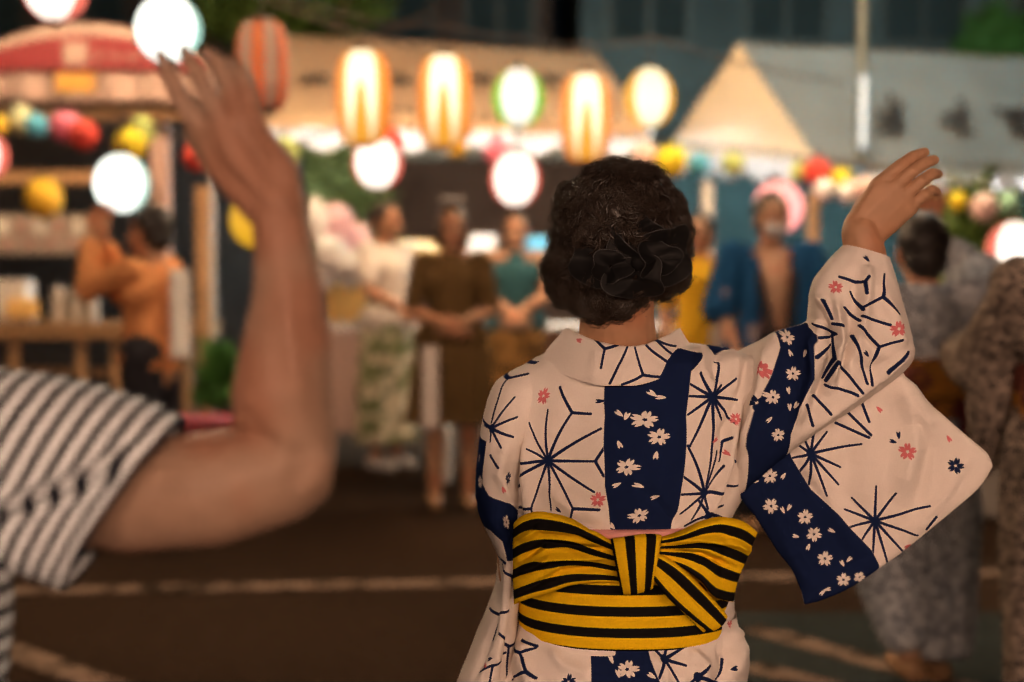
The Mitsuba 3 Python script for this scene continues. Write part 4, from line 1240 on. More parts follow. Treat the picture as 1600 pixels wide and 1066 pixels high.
def coons(top, right, bottom, left, m, n, depth, thick, off=3000.0, crisp=14.0):
    """A padded panel between four pixel polylines (top and bottom left to right, left and right downwards); depth(s, t) in metres, thick(s, t) half thickness."""
    s, t = np.linspace(0, 1, n), np.linspace(0, 1, m)
    c0, c1, d0, d1 = poly(top, s), poly(bottom, s), poly(left, t), poly(right, t)
    S, Tt = np.meshgrid(s, t)
    S, Tt = S[..., None], Tt[..., None]
    P = (1 - Tt) * c0[None] + Tt * c1[None] + (1 - S) * d0[:, None] + S * d1[:, None] - ((1 - S) * (1 - Tt) * c0[0] + S * (1 - Tt) * c0[-1] + (1 - S) * Tt * c1[0] + S * Tt * c1[-1])
    Y = depth(S[..., 0], Tt[..., 0])
    base = pix(P[..., 0], P[..., 1], Y)
    rim = np.minimum(1.0, crisp * np.minimum(np.minimum(S, 1 - S), np.minimum(Tt, 1 - Tt))[..., 0])
    h = thick(S[..., 0], Tt[..., 0]) * np.sqrt(np.clip(rim * (2 - rim), 0, 1)) + 0.0012
    fr, bk = base - h[..., None] * [0, 1, 0], base + h[..., None] * [0, 1, 0]
    i, j = np.meshgrid(np.arange(m - 1), np.arange(n - 1), indexing='ij')
    q = np.stack([i * n + j, i * n + j + 1, (i + 1) * n + j + 1, (i + 1) * n + j], -1).reshape(-1, 4)
    fa = np.vstack([q[:, [0, 1, 2]], q[:, [0, 2, 3]]])
    loop = np.array([k for k in range(n)] + [r * n + n - 1 for r in range(1, m)] + [(m - 1) * n + k for k in range(n - 2, -1, -1)] + [r * n for r in range(m - 2, 0, -1)])
    nx = np.roll(loop, -1)
    N = m * n
    side = np.vstack([np.stack([loop, nx + N, nx], 1), np.stack([loop, loop + N, nx + N], 1)])
    mesh = trimesh.Trimesh(np.vstack([fr.reshape(-1, 3), bk.reshape(-1, 3)]), np.vstack([fa, fa[:, ::-1] + N, side]), process=False)
    if mesh.face_normals[0][1] > 0:
        mesh.faces = mesh.faces[:, ::-1]
    uvf = np.stack([S[..., 0], Tt[..., 0]], -1).reshape(-1, 2)
    return Cloth(mesh, np.vstack([uvf, uvf + [off, 0]])), P


# ---- the cloth pieces
torso = body_loft([(533, 915, 1060, 0.0, 0.050), (545, 875, 1140, 0, 0.070), (562, 832, 1190, 0, 0.088), (600, 786, 1206, 0, 0.104), (650, 778, 1204, 0, 0.113), (700, 786, 1190, 0, 0.114), (770, 796, 1162, 0, 0.110),
                   (820, 802, 1140, 0, 0.107), (880, 812, 1140, 0, 0.108), (960, 812, 1146, 0, 0.114), (1000, 804, 1146, 0, 0.118)], 220, 300, 190)
drape(torso.mesh, [([(1182, 600), (1162, 690), (1124, 800)], 8, -0.012), ([(1140, 640), (1130, 720), (1100, 800)], 7, -0.007), ([(1152, 700), (1128, 760), (1098, 815)], 6, 0.008), ([(1168, 545), (1176, 580), (1172, 620)], 6, 0.006), ([(1088, 552), (1110, 600), (1118, 640)], 8, 0.004), ([(1160, 650), (1120, 760), (1090, 820)], 10, 0.006),
                   ([(807, 660), (803, 740), (808, 815)], 9, -0.012), ([(824, 670), (820, 750), (826, 810)], 12, 0.007), ([(1104, 536), (1096, 560), (1090, 590)], 7, 0.007), ([(1122, 540), (1116, 565), (1120, 600)], 6, -0.006),
                   ([(1140, 534), (1150, 570), (1148, 620)], 8, 0.007), ([(1168, 560), (1150, 640), (1120, 700)], 9, -0.006), ([(850, 760), (900, 800), (950, 815)], 10, 0.004), ([(1000, 760), (1040, 800), (1060, 825)], 10, -0.004),
                   ([(880, 600), (870, 660), (845, 720)], 22, 0.004)], 0.0035, 8.0, 3)
torso.ready()

skirt = body_loft([(955, 812, 1148, 0, 0.108), (985, 808, 1150, 0, 0.116), (1004, 800, 1158, 0, 0.128), (1030, 786, 1168, 0, 0.137), (1066, 776, 1166, 0, 0.138), (1110, 774, 1172, 0, 0.136), (1140, 786, 1166, 0, 0.134), (1250, 775, 1185, 0, 0.14),
                   (1500, 785, 1170, 0, 0.14), (1780, 800, 1150, 0, 0.125)], 260, 240, 190)
drape(skirt.mesh, [([(1150, 975), (1158, 1010), (1145, 1060)], 14, 0.010), ([(1128, 1000), (1132, 1040), (1120, 1090)], 8, -0.008), ([(1075, 1012), (1100, 1040), (1105, 1100)], 9, 0.007), ([(830, 1000), (815, 1030), (840, 1090)], 12, 0.008),
                   ([(860, 1010), (880, 1040), (930, 1055)], 9, 0.006), ([(1010, 1020), (1040, 1050), (1040, 1110)], 8, 0.006), ([(800, 1000), (790, 1040), (800, 1100)], 7, -0.008)], 0.004, 9.0, 5)
skirt.ready()

lsleeve = body_loft([(566, 830, 862, 0.0, 0.02), (578, 800, 868, 0.0, 0.05), (600, 771, 868, 0.0, 0.072), (640, 757, 850, 0.0, 0.085), (700, 748, 824, 0.0, 0.088), (760, 743, 812, 0.01, 0.088), (800, 748, 812, 0.015, 0.09), (835, 764, 818, 0.015, 0.092),
                     (870, 778, 820, 0.01, 0.094), (910, 775, 816, 0.01, 0.095), (950, 762, 812, 0.01, 0.095), (1000, 742, 806, 0.01, 0.09), (1066, 714, 800, 0.01, 0.085), (1110, 700, 796, 0.01, 0.07), (1122, 712, 780, 0.01, 0.02)], 240, 150, 62, 0.9)
drape(lsleeve.mesh, [([(790, 690), (780, 740), (796, 790)], 8, 0.006), ([(800, 850), (790, 950), (770, 1060)], 7, 0.006), ([(782, 880), (770, 980), (735, 1075)], 6, -0.006), ([(808, 880), (800, 980), (785, 1080)], 5, -0.007)], 0.003, 11.0, 7)
lsleeve.ready()

rsleeve = tube_loft([(1150, 550), (1190, 530), (1217, 515), (1256, 505), (1267, 492), (1266, 462), (1270, 440), (1290, 412), (1319, 383)],
                    [(1118, 740), (1148, 772), (1178, 752), (1220, 715), (1262, 684), (1350, 626), (1424, 553), (1412, 486), (1389, 403)],
                    [2.165, 2.135, 2.118, 2.108, 2.10, 2.095, 2.095, 2.10, 2.115], [0.055, 0.072, 0.066, 0.060, 0.058, 0.058, 0.056, 0.05, 0.036], 240, 170, 3000.0)
drape(rsleeve.mesh, [([(1206, 528), (1192, 610), (1158, 720)], 9, 0.012), ([(1240, 520), (1230, 590), (1195, 680)], 16, -0.005), ([(1272, 512), (1272, 590), (1240, 670)], 9, 0.012), ([(1288, 490), (1298, 560), (1268, 640)], 7, -0.014), ([(1306, 460), (1316, 530), (1296, 610)], 7, 0.014), ([(1326, 470), (1332, 530), (1310, 610)], 6, -0.010), ([(1268, 500), (1290, 512), (1312, 505)], 5, 0.006), ([(1272, 530), (1296, 540), (1318, 530)], 5, -0.005), ([(1344, 520), (1366, 545), (1372, 600)], 6, -0.006),
                     ([(1334, 430), (1340, 500), (1318, 580)], 8, -0.008), ([(1356, 410), (1354, 470), (1340, 540)], 9, 0.009), ([(1276, 460), (1292, 480), (1300, 510)], 7, 0.008), ([(1285, 520), (1300, 545), (1310, 575)], 6, 0.006),
                     ([(1372, 440), (1400, 500), (1412, 550)], 9, 0.006), ([(1424, 548), (1380, 588), (1240, 690)], 7, 0.006), ([(1330, 560), (1360, 580), (1396, 566)], 9, -0.005)], 0.003, 10.0, 9)
rsleeve.ready()

pouch, PP = coons([(1172, 672), (1240, 640), (1320, 600), (1398, 566)], [(1398, 566), (1440, 622), (1476, 651), (1520, 690), (1543, 712), (1549, 728)], [(1257, 944), (1285, 936), (1330, 916), (1372, 889), (1438, 839), (1490, 795), (1530, 759), (1549, 728)],
                  [(1172, 672), (1155, 768), (1182, 810), (1215, 862), (1241, 895), (1257, 944)], 200, 200,
                  lambda s, t: 2.100 + 0.012 * np.sin(3.0 * s + 1.5 * t) - 0.02 * t * s + 0.015 * t, lambda s, t: 0.007 + 0.009 * (1 - t))
x_, z_ = pouch.mesh.vertices[:, 0], pouch.mesh.vertices[:, 2]
half = len(x_) // 2
pouch.uv = np.stack([x_ * MM + np.r_[np.zeros(half), np.full(half, 3000.0)], -z_ * MM], -1)
drape(pouch.mesh, [([(1400, 590), (1440, 660), (1400, 800)], 20, 0.010), ([(1430, 640), (1450, 700), (1430, 800)], 10, -0.006), ([(1250, 700), (1300, 790), (1350, 880)], 16, 0.006), ([(1235, 690), (1250, 740), (1310, 810)], 9, -0.004),
                   ([(1330, 640), (1360, 720), (1340, 800)], 22, 0.006), ([(1520, 700), (1480, 770), (1400, 860)], 10, 0.004), ([(1190, 760), (1230, 850), (1275, 930)], 10, 0.005)], 0.003, 7.0, 11)
pouch.ready()

# collar: a folded band round the nape, open in front
nn, mm_ = 160, 40
low = poly([(846, 556), (862, 575), (895, 591), (947, 603), (985, 603), (1031, 592), (1060, 574), (1082, 545)], np.linspace(0, 1, nn))
upp = poly([(884, 512), (905, 522), (940, 535), (981, 541), (1008, 538), (1030, 529), (1046, 522), (1062, 512)], np.linspace(0, 1, nn))
w = np.linspace(-1, 1, nn)
ylow = 2.044 + 0.085 * np.abs(w) ** 2.2
yup = 2.066 + 0.080 * np.abs(w) ** 2.2
rings, cuv = [], []
L = np.r_[0, np.cumsum(np.linalg.norm(np.diff(low, axis=0), axis=1))]
for k in np.linspace(0, 1, mm_):
    a_ = min(k / 0.46, 1.0)
    over = max(0.0, (k - 0.46) / 0.54)
    P = low + (upp - low) * a_
    Y = ylow + (yup - ylow) * a_ - 0.007 * np.sin(np.pi * a_)
    p3 = pix(P[:, 0], P[:, 1], Y)
    if over > 0:          # the inner layer runs back down, 9 mm further in
        Q = upp + (low - upp) * over * 0.8
        p3 = pix(Q[:, 0], Q[:, 1], yup + (ylow - yup) * over * 0.8 + 0.011 * min(1, over * 6))
    rings.append(p3)
    cuv.append(np.stack([L, np.full(nn, 60.0 * (1 - a_) + (-400.0 * over if over > 0.02 else 0))], -1))
cm, cu = grid_loft(np.array(rings), np.array(cuv))
if cm.face_normals[nn // 2][1] > 0:
    cm.faces = cm.faces[:, ::-1]
collar = Cloth(cm, cu)
drape(collar.mesh, [([(935, 540), (930, 570), (925, 598)], 10, 0.003), ([(985, 545), (975, 575), (965, 602)], 8, -0.003)], 0.0015, 14.0, 13)
collar.ready()

# ---- the print: spokes and joints as tapering strokes, blossoms and single petals, navy stripes
NAVY, PINK, WHITE = (0.009, 0.017, 0.060), (0.62, 0.17, 0.19), (0.76, 0.70, 0.65)


class Print:
    def __init__(self, cloth):
        self.c, self.segs, self.fl, self.pet, self.band = cloth, [], [], [], None

    def line(self, *pts, w=2.3, w1=None):
        q = [self.c.at(p) for p in pts]
        for i, (a, b) in enumerate(zip(q[:-1], q[1:])):
            if np.linalg.norm(a - b) < 260:
                self.segs.append((*a, *b, w, w if w1 is None else w1))
        return self

    def star(self, c, *ends):
        for e in ends:
            self.line(c, e, w=2.7, w1=1.7)
        self.pet.append((*self.c.at(c), 6.5, 0.0, 0, 1))
        return self

    def y(self, c, *ends):
        for e in ends:
            self.line(c, e, w=2.4, w1=2.0)
        return self

    def flower(self, kind, *items):
        for it in items:
            x, y = it[:2]
            r = it[2] if len(it) > 2 else 13.0
            self.fl.append((*self.c.at((x, y)), r, (x * 0.37 + y * 0.21) % 6.28, kind))
        return self

    def petal(self, kind, *items):
        for it in items:
            x, y = it[:2]
            self.pet.append((*self.c.at((x, y)), 6.5, it[2] if len(it) > 2 else (x * 0.9 + y * 0.7) % 6.28, kind, 0))
        return self

    def stripe(self, left, right, ends=False):
        self.ends = ends
        """Navy between two polylines that run downwards."""
        A = [self.c.at(p) for p in left] if left else None
        B = [self.c.at(p) for p in right]
        fix_ = lambda Q: None if Q is None else np.array(sorted(Q, key=lambda q: q[1]))
        self.band = (fix_(A), fix_(B))
        return self

    def fn(self):
        segs, fl, pet = ([tuple(x if isinstance(x, int) else float(x) for x in e) for e in q] for q in (self.segs, self.fl, self.pet))
        band = None if self.band is None else tuple(None if q is None else [[float(x) for x in r] for r in q] for q in self.band)

        def along(P, v):
            x = mi.Float(P[0][0])
            for a, b in zip(P[:-1], P[1:]):
                dv = max(b[1] - a[1], 1e-3)
                x = x + (b[0] - a[0]) * dr.clip((v - a[1]) / dv, 0, 1)
            return x

        def f(p, n, uv):
            u, v = uv.x, uv.y
            weave = 0.975 + 0.05 * mikit.noise(u * 0.8, v * 0.8, 0.0)
            inside = mi.Float(0)
            if band is not None:
                A, B = band
                lo = B[0][1] if A is None else min(A[0][1], B[0][1])
                hi = B[-1][1] if A is None else max(A[-1][1], B[-1][1])
                inside = mikit.smoothstep(0.7, -0.7, u - along(B, v))
                if self.ends:
                    inside = inside * mikit.smoothstep(lo - 0.7, lo + 0.7, v) * mikit.smoothstep(hi + 0.7, hi - 0.7, v)
                if A is not None:
                    inside = inside * mikit.smoothstep(-0.7, 0.7, u - along(A, v))
            d = mi.Float(1e3)
            for ax, ay, bx, by, w0, w1 in segs:
                ex, ey = bx - ax, by - ay
                l2 = max(ex * ex + ey * ey, 1e-6)
                t = dr.clip(((u - ax) * ex + (v - ay) * ey) / l2, 0, 1)
                dx, dy = u - ax - t * ex, v - ay - t * ey
                d = dr.minimum(d, dr.sqrt(dx * dx + dy * dy) - (w0 + (w1 - w0) * t))
            ink = mikit.smoothstep(0.6, -0.6, d) * (1 - inside)
            cover = [mi.Float(0), mi.Float(0), mi.Float(0)]      # navy, pink, white prints
            for x, y, r, rot, kind in fl:
                dx, dy = u - x, v - y
                rr = dr.sqrt(dx * dx + dy * dy) + 1e-4
                a = dr.atan2(dy, dx) + rot
                s5 = a * (5 / (2 * math.pi))
                ph = (s5 - dr.floor(s5) - 0.5) * (2 * math.pi / 5)
                qx, qy = rr * dr.cos(ph) / r, dr.abs(rr * dr.sin(ph)) / r
                # one petal along +x: widest at 0.68, notched tip
                w = 0.33 * dr.sqrt(dr.clip(1 - dr.square((qx - 0.60) / 0.46), 0, 1))
                k = dr.minimum(w - qy, 1.0 - 0.30 * dr.maximum(0, 1 - qy / 0.13) - qx)
                k = dr.minimum(k, qx - 0.12)
                cover[kind] = dr.maximum(cover[kind], mikit.smoothstep(-0.02, 0.05, k))
            for x, y, r, rot, kind, rnd in pet:
                dx, dy = u - x, v - y
                if rnd:
                    cover[kind] = dr.maximum(cover[kind], mikit.smoothstep(0.6, -0.6, dr.sqrt(dx * dx + dy * dy) - r))
                    continue
                c, s = math.cos(rot), math.sin(rot)
                qx, qy = (dx * c + dy * s) / r, dr.abs(dy * c - dx * s) / r
                w = 0.62 * dr.sqrt(dr.clip(1 - dr.square(qx / 1.05), 0, 1)) * (0.75 + 0.3 * qx)
                k = dr.minimum(w - qy, 0.95 - 0.5 * dr.maximum(0, 1 - qy / 0.3) - qx)
                k = dr.minimum(k, 1.0 - dr.abs(qx))
                cover[kind] = dr.maximum(cover[kind], mikit.smoothstep(-0.02, 0.08, k))
            c = mikit.mix(mi.Color3f(*WHITE), mi.Color3f(*NAVY), dr.maximum(inside, ink))
            c = mikit.mix(c, mi.Color3f(*NAVY), cover[0])
            c = mikit.mix(c, mi.Color3f(*PINK), cover[1] * (1 - inside))
            c = mikit.mix(c, mi.Color3f(*WHITE), cover[2])
            return c * weave
        return f


N_, K_, W_ = 0, 1, 2
pt = Print(torso)
pt.star((856, 720), (856, 641), (894, 645), (939, 670), (930, 721), (928, 769), (895, 795), (861, 798), (830, 795), (809, 761), (811, 722), (823, 702), (827, 661))
pt.y((894, 645), (875, 605), (923, 647)).y((930, 721), (944, 700), (943, 744)).y((895, 795), (936, 797), (891, 812)).y((830, 795), (811, 793), (832, 812))
pt.line((822, 558), (839, 567))
pt.star((1114, 620), (1116, 567), (1095, 583), (1150, 592), (1078, 600), (1127, 602), (1076, 619), (1152, 625), (1075, 648), (1148, 661), (1078, 697), (1103, 760), (1127, 656))
pt.star((1101, 771), (1066, 744), (1064, 773), (1063, 803), (1076, 700), (1120, 705), (1131, 728), (1153, 759), (1106, 795), (1081, 812))
pt.star((1108, 806), (1070, 822), (1090, 780), (1130, 790), (1135, 812), (1112, 826))
pt.line((1096, 534), (1098, 555)).line((1109, 533), (1110, 546)).line((1126, 547), (1138, 537), (1180, 540)).line((1064, 697), (1078, 697)).line((1160, 723), (1145, 725)).y((1128, 691), (1144, 684), (1124, 720))
pt.flower(W_, (1008, 656), (1030, 683), (979, 730), (999, 806, 12)).flower(K_, (849, 619), (934, 781, 12)).flower(K_, (1150, 655, 10))
pt.petal(W_, (1019, 615, 3.9), (1032, 621, 3.2), (967, 646, 3.9), (979, 650, 5.0), (968, 695), (1025, 712), (963, 758, 2.6), (998, 759, 3.6), (1023, 777, 2.7), (956, 822))
pt.petal(N_, (824, 611, 0.3), (937, 627, 3.1), (947, 626, 2.4), (872, 797, 3.6)).petal(K_, (1118, 688), (1135, 708), (800, 640))
pt.stripe([(947, 596), (945, 650), (943, 700), (945, 760), (955, 832)], [(1084, 550), (1080, 580), (1077, 610), (1072, 650), (1067, 750), (1058, 800), (1047, 835)])

pc = Print(collar)
pc.y((945, 545), (930, 530), (966, 539), (939, 575)).line((980, 543), (966, 572), (953, 599)).y((1005, 586), (992, 543), (972, 601), (1037, 589)).line((1010, 540), (1032, 558), (1056, 572)).y((1025, 531), (1019, 522), (1056, 541), (1062, 560))
pc.petal(K_, (905, 532), (1061, 553))

pr = Print(rsleeve)
pr.line((1312, 433), (1352, 440)).line((1358, 432), (1352, 440), (1355, 458)).line((1329, 457), (1349, 484)).line((1320, 481), (1343, 501)).y((1380, 464), (1382, 429), (1349, 480), (1406, 491)).line((1348, 494), (1391, 508))
pr.line((1343, 509), (1374, 542)).y((1374, 542), (1410, 532), (1363, 602)).line((1331, 525), (1346, 560), (1355, 599)).line((1310, 565), (1348, 614)).line((1420, 551), (1388, 583)).line((1286, 469), (1300, 498)).line((1271, 507), (1298, 518), (1306, 522), (1280, 528))
pr.line((1276, 559), (1297, 539)).line((1301, 506), (1318, 509)).line((1290, 602), (1340, 618)).line((1270, 618), (1298, 647)).line((1261, 633), (1270, 665)).line((1310, 565), (1290, 595)).line((1300, 520), (1304, 560), (1285, 590))
pr.flower(W_, (1230, 527, 11), (1239, 584, 12), (1208, 621, 12), (1216, 680, 11)).petal(W_, (1235, 552, 1.2), (1258, 552), (1232, 610, 4.5), (1234, 636), (1244, 633), (1202, 656)).flower(N_, (1184, 630, 12)).flower(K_, (1306, 449, 11), (1405, 514, 12), (1188, 577, 12)).petal(N_, (1354, 553, 4.0), (1354, 404, 4.2))
pr.star((1175, 700), (1170, 660), (1190, 745), (1160, 740)) if False else None
pr.stripe([(1213, 522), (1219, 543), (1205, 587), (1177, 645), (1165, 698)], [(1264, 512), (1277, 524), (1273, 593), (1249, 639), (1236, 678)])

pp = Print(pouch)
pp.star((1267, 709), (1273, 668), (1292, 675), (1346, 694), (1313, 730), (1310, 757), (1292, 775), (1264, 757), (1248, 739), (1238, 716), (1244, 693), (1256, 684))
pp.star((1367, 814), (1369, 760), (1400, 771), (1453, 791), (1434, 837), (1410, 861), (1386, 878), (1364, 865), (1346, 845), (1328, 824), (1320, 796), (1331, 778))
pp.line((1463, 808), (1448, 827)).line((1320, 640), (1361, 680)).line((1306, 661), (1358, 684)).line((1345, 625), (1358, 659))
pp.flower(W_, (1171, 739, 11), (1203, 744), (1205, 791), (1258, 808), (1272, 835), (1289, 873), (1318, 906, 12), (1343, 902, 10)).petal(W_, (1224, 744), (1223, 797, 4.2), (1233, 793, 5.2), (1243, 838), (1299, 829), (1263, 855), (1316, 880, 4.2), (1327, 874, 5.4), (1285, 926), (1293, 921), (1180, 752))
pp.flower(K_, (1418, 706, 14)).flower(N_, (1493, 728, 13)).petal(N_, (1404, 680, 4.6), (1395, 690, 3.4)).petal(K_, (1374, 640, 0.8), (1483, 686, 1.0), (1418, 854))
pp.stripe(None, [(1228, 684), (1237, 716), (1251, 739), (1267, 765), (1310, 804), (1330, 827), (1362, 860), (1374, 884)])

pl = Print(lsleeve)
pl.star((768, 669), (804, 621), (808, 652), (802, 683), (783, 700), (757, 664), (763, 640), (766, 690)).y((795, 591), (790, 580), (826, 584), (778, 625)).line((766, 712), (778, 731)).line((778, 625), (768, 660))
pl.flower(N_, (794, 747, 10)).petal(K_, (787, 766), (780, 592)).flower(W_, (750, 753, 10), (791, 816, 11)).petal(W_, (749, 716, 1.6))
pl.y((800, 900), (785, 880), (812, 890), (796, 950)).y((780, 960), (796, 950), (770, 1000), (765, 950)).y((795, 1010), (780, 990), (806, 1000), (792, 1060)).y((770, 1040), (790, 1020), (750, 1050), (765, 1066)).line((790, 850), (800, 870)).line((770, 865), (790, 880)).petal(K_, (758, 1040)).petal(N_, (765, 1030))
pl.stripe([(748, 672), (744, 700), (742, 769), (758, 806), (766, 828), (785, 846)], [(753, 674), (760, 690), (754, 756), (764, 775), (797, 787), (812, 803), (816, 830), (816, 846)], True)

ps_ = Print(skirt)
ps_.star((1038, 1030), (1020, 1012), (1030, 1060), (1060, 1066), (1072, 1040), (1068, 1012), (1045, 1000)).star((1090, 1058), (1068, 1075), (1110, 1040), (1120, 1066), (1085, 1085)).y((812, 1020), (800, 1005), (838, 1012), (822, 1050)).y((822, 1050), (838, 1060), (800, 1062)).line((1128, 1030), (1118, 1062))
ps_.line((815, 1000), (840, 1010)).petal(N_, (1148, 1045)).flower(K_, (1145, 985, 12), (1140, 972, 10)).flower(W_, (980, 1046, 12)).petal(W_, (955, 1030), (966, 1052), (1018, 1056)).flower(N_, (888, 1066, 12))
ps_.stripe([(923, 1000), (923, 1030), (924, 1066), (930, 1300)], [(1012, 1000), (1016, 1030), (1031, 1066), (1060, 1300)])

for nm, pr_ in (('kimono_back', pt), ('kimono_collar', pc), ('kimono_sleeve', pr), ('kimono_pouch', pp), ('kimono_left', pl), ('kimono_lower', ps_)):
    mat(nm, pr_.fn(), 0.8, 0)

# ---- the dancer herself
me = thing('person', 'dancer seen from behind in a white kimono with navy stripes and a striped yellow sash', 'person')
HC = pix(968, 398, 2.125)
RH = rotz(0.22) @ trimesh.transformations.rotation_matrix(0.06, [0, 1, 0])[:3, :3]
b = head_parts(HC, RH, 1.02)
b += chain([pix(966, 560, 2.17), pix(964, 500, 2.135), pix(965, 455, 2.125)], [0.062, 0.056, 0.055])
b += chain([pix(975, 1180, YC), pix(978, 960, YC), pix(978, 700, YC), pix(975, 600, YC)], [0.105, 0.085, 0.085, 0.066])
b += [bone(pix(860, 610, 2.175), pix(1090, 605, 2.175), 0.052, 0.045)]
b += chain([pix(1090, 605, 2.17), pix(1230, 592, 2.135), pix(1372, 548, 2.10)], [0.045, 0.040, 0.036])
b += chain([pix(1372, 548, 2.10), pix(1362, 470, 2.105), pix(1351, 392, 2.112), pix(1345, 364, 2.115)], [0.036, 0.034, 0.0300, 0.0285])
b += chain([pix(850, 630, 2.17), pix(806, 790, 2.18), pix(804, 900, 2.12)], [0.05, 0.036, 0.024])
for sx in (-1, 1):
    b += chain([pix(975 + sx * 85, 1200, YC), pix(975 + sx * 85, 1560, YC), np.array([pix(975, 1200, YC)[0] + sx * 0.08, YC, 0.085])], [0.085, 0.053, 0.036])
    an = np.array([pix(975, 1200, YC)[0] + sx * 0.08, YC, 0.04])
    b += [bone(an + [0, -0.03, 0], an + [0, 0.14, -0.012], 0.032, 0.02)]


def finger(pts, Y, r):
    q = [pix(x, y, d) for (x, y), d in zip(pts, Y)]
    return chain(q, r)


hr = 0.001
kn = [(1374, 288), (1396, 293), (1412, 306), (1422, 324)]       # knuckles, first to little finger
kd = [2.112, 2.106, 2.108, 2.114]
wr = [pix(1330, 372, 2.115), pix(1362, 384, 2.115)]
b += [m3.Manifold.hull_points(np.vstack([ICO * 0.0175 + pix(1336, 352, 2.115), ICO * 0.0175 + pix(1366, 368, 2.115)] + [ICO * 0.0125 + pix(*k, d) for k, d in zip(kn, kd)]))]
b += [m3.Manifold.hull_points(np.vstack([ICO * 0.0185 + pix(1340, 366, 2.115), ICO * 0.0185 + pix(1358, 374, 2.115), ICO * 0.0155 + pix(1342, 340, 2.115), ICO * 0.0150 + pix(1376, 356, 2.115)]))]
b += finger([kn[0], (1402, 263), (1425, 246), (1444, 238)], [2.112, 2.108, 2.116, 2.124], [0.0118, 0.0100, 0.0090, 0.0075])
b += finger([kn[1], (1424, 269), (1445, 255), (1459, 250)], [2.106, 2.100, 2.110, 2.120], [0.0115, 0.0098, 0.0088, 0.0074])
b += finger([kn[2], (1439, 284), (1456, 272), (1465, 272)], [2.108, 2.102, 2.114, 2.126], [0.0110, 0.0094, 0.0085, 0.0072])
b += finger([kn[3], (1443, 305), (1456, 297), (1463, 300)], [2.114, 2.110, 2.122, 2.134], [0.0100, 0.0085, 0.0078, 0.0066])
b += finger([(1340, 345), (1350, 318), (1364, 300), (1380, 288)], [2.125, 2.142, 2.152, 2.156], [0.016, 0.0125, 0.0108, 0.0085])
bm = m3.Manifold.batch_boolean(b, m3.OpType.Add).refine_to_length(0.006).to_mesh()
bm = trimesh.Trimesh(bm.vert_properties[:, :3], bm.tri_verts, process=True, merge_norm=True, merge_tex=True)
relax(bm, 10, 0.012)
bm.vertices += bm.vertex_normals * (0.0012 * (meshkit.fbm(bm.vertices * 70, 3, 4) - 0.5))[:, None]
part(me, 'body', bm, 'skin_tan', smooth=True)
for sx in (-1, 1):
    an = np.array([pix(975, 1200, YC)[0] + sx * 0.08, YC, 0.0])
    sd = part(me, 'sandal', rbox(an + [0, 0.045, 0.015], (0.085, 0.235, 0.022), 0.009), 'wood', smooth=40)
    part(sd, 'strap', tube([an + [-0.04, 0.05, 0.03], an + [0, 0.11, 0.062], an + [0.04, 0.05, 0.03]], 0.007, 8), 'obi_wine', smooth=True)

part(me, 'kimono_back', torso.mesh, 'kimono_back', smooth=True, uv=torso.uv)
part(me, 'kimono_skirt', skirt.mesh, 'kimono_lower', smooth=True, uv=skirt.uv)
part(me, 'kimono_sleeve', lsleeve.mesh, 'kimono_left', smooth=True, uv=lsleeve.uv, label='lowered left sleeve with navy stripe')
rs = part(me, 'kimono_sleeve', rsleeve.mesh, 'kimono_sleeve', smooth=True, uv=rsleeve.uv, label='raised right sleeve gathered round the forearm')
part(rs, 'sleeve_bag', pouch.mesh, 'kimono_pouch', smooth=True, uv=pouch.uv, label='wide hanging sleeve bag with a navy stripe')
part(me, 'collar', collar.mesh, 'kimono_collar', smooth=True, uv=collar.uv)


# ---- the sash and its bow
def sash_fn(p, n, uv):
    k = uv.y / 31.0
    k = dr.abs(k - dr.floor(k) - 0.5)
    c = mikit.mix(mi.Color3f(0.010, 0.009, 0.009), mi.Color3f(0.80, 0.50, 0.010), mikit.smoothstep(0.215, 0.245, k))
    return c * (0.92 + 0.16 * mikit.noise(p.x * 700, p.z * 700, p.y * 700))


mat('sash', sash_fn, 0.75, 0)
mat('pink_cord', (0.66, 0.30, 0.28), 0.7)
obi = body_loft([(842, 816, 1134, 0, 0.106), (850, 808, 1140, 0, 0.113), (900, 808, 1144, 0, 0.118), (960, 810, 1144, 0, 0.123), (978, 812, 1142, 0, 0.124), (984, 816, 1136, 0, 0.119)], 90, 260, 190, 0.9)
obi.uv[:, 1] = 984 - obi.uv[:, 1] + 15.5 - 27 + 31
drape(obi.mesh, [([(830, 962), (940, 978), (1080, 960)], 6, 0.0015), ([(860, 985), (980, 1000), (1100, 975)], 5, -0.001)], 0.0015, 9.0, 15)
ob = part(me, 'obi', obi.mesh, 'sash', smooth=True, uv=obi.uv)
part(ob, 'cord', ring_mesh(np.array([[V_(975, 812 + dy) + [(0.159 + e) * math.sin(a), -(0.112 + e) * math.cos(a), 0] for a in np.linspace(0, 2 * PI, 80, endpoint=False)] for dy, e in ((-5, 0.0), (-2, 0.006), (5, 0.007), (10, 0.001))])), 'pink_cord', smooth=True)
BY = 2.025


def bow(name, curves, m, n, depth, thick, width, off, folds, label=None):
    c, P = coons(*curves, m, n, depth, thick)
    c.uv = np.stack([c.uv[:, 0] * 150, c.uv[:, 1] * width + off], -1)
    drape(c.mesh, folds, 0.0012, 12.0, len(TAKEN))
    return part(ob, name, c.mesh, 'sash', smooth=True, uv=c.uv, label=label)


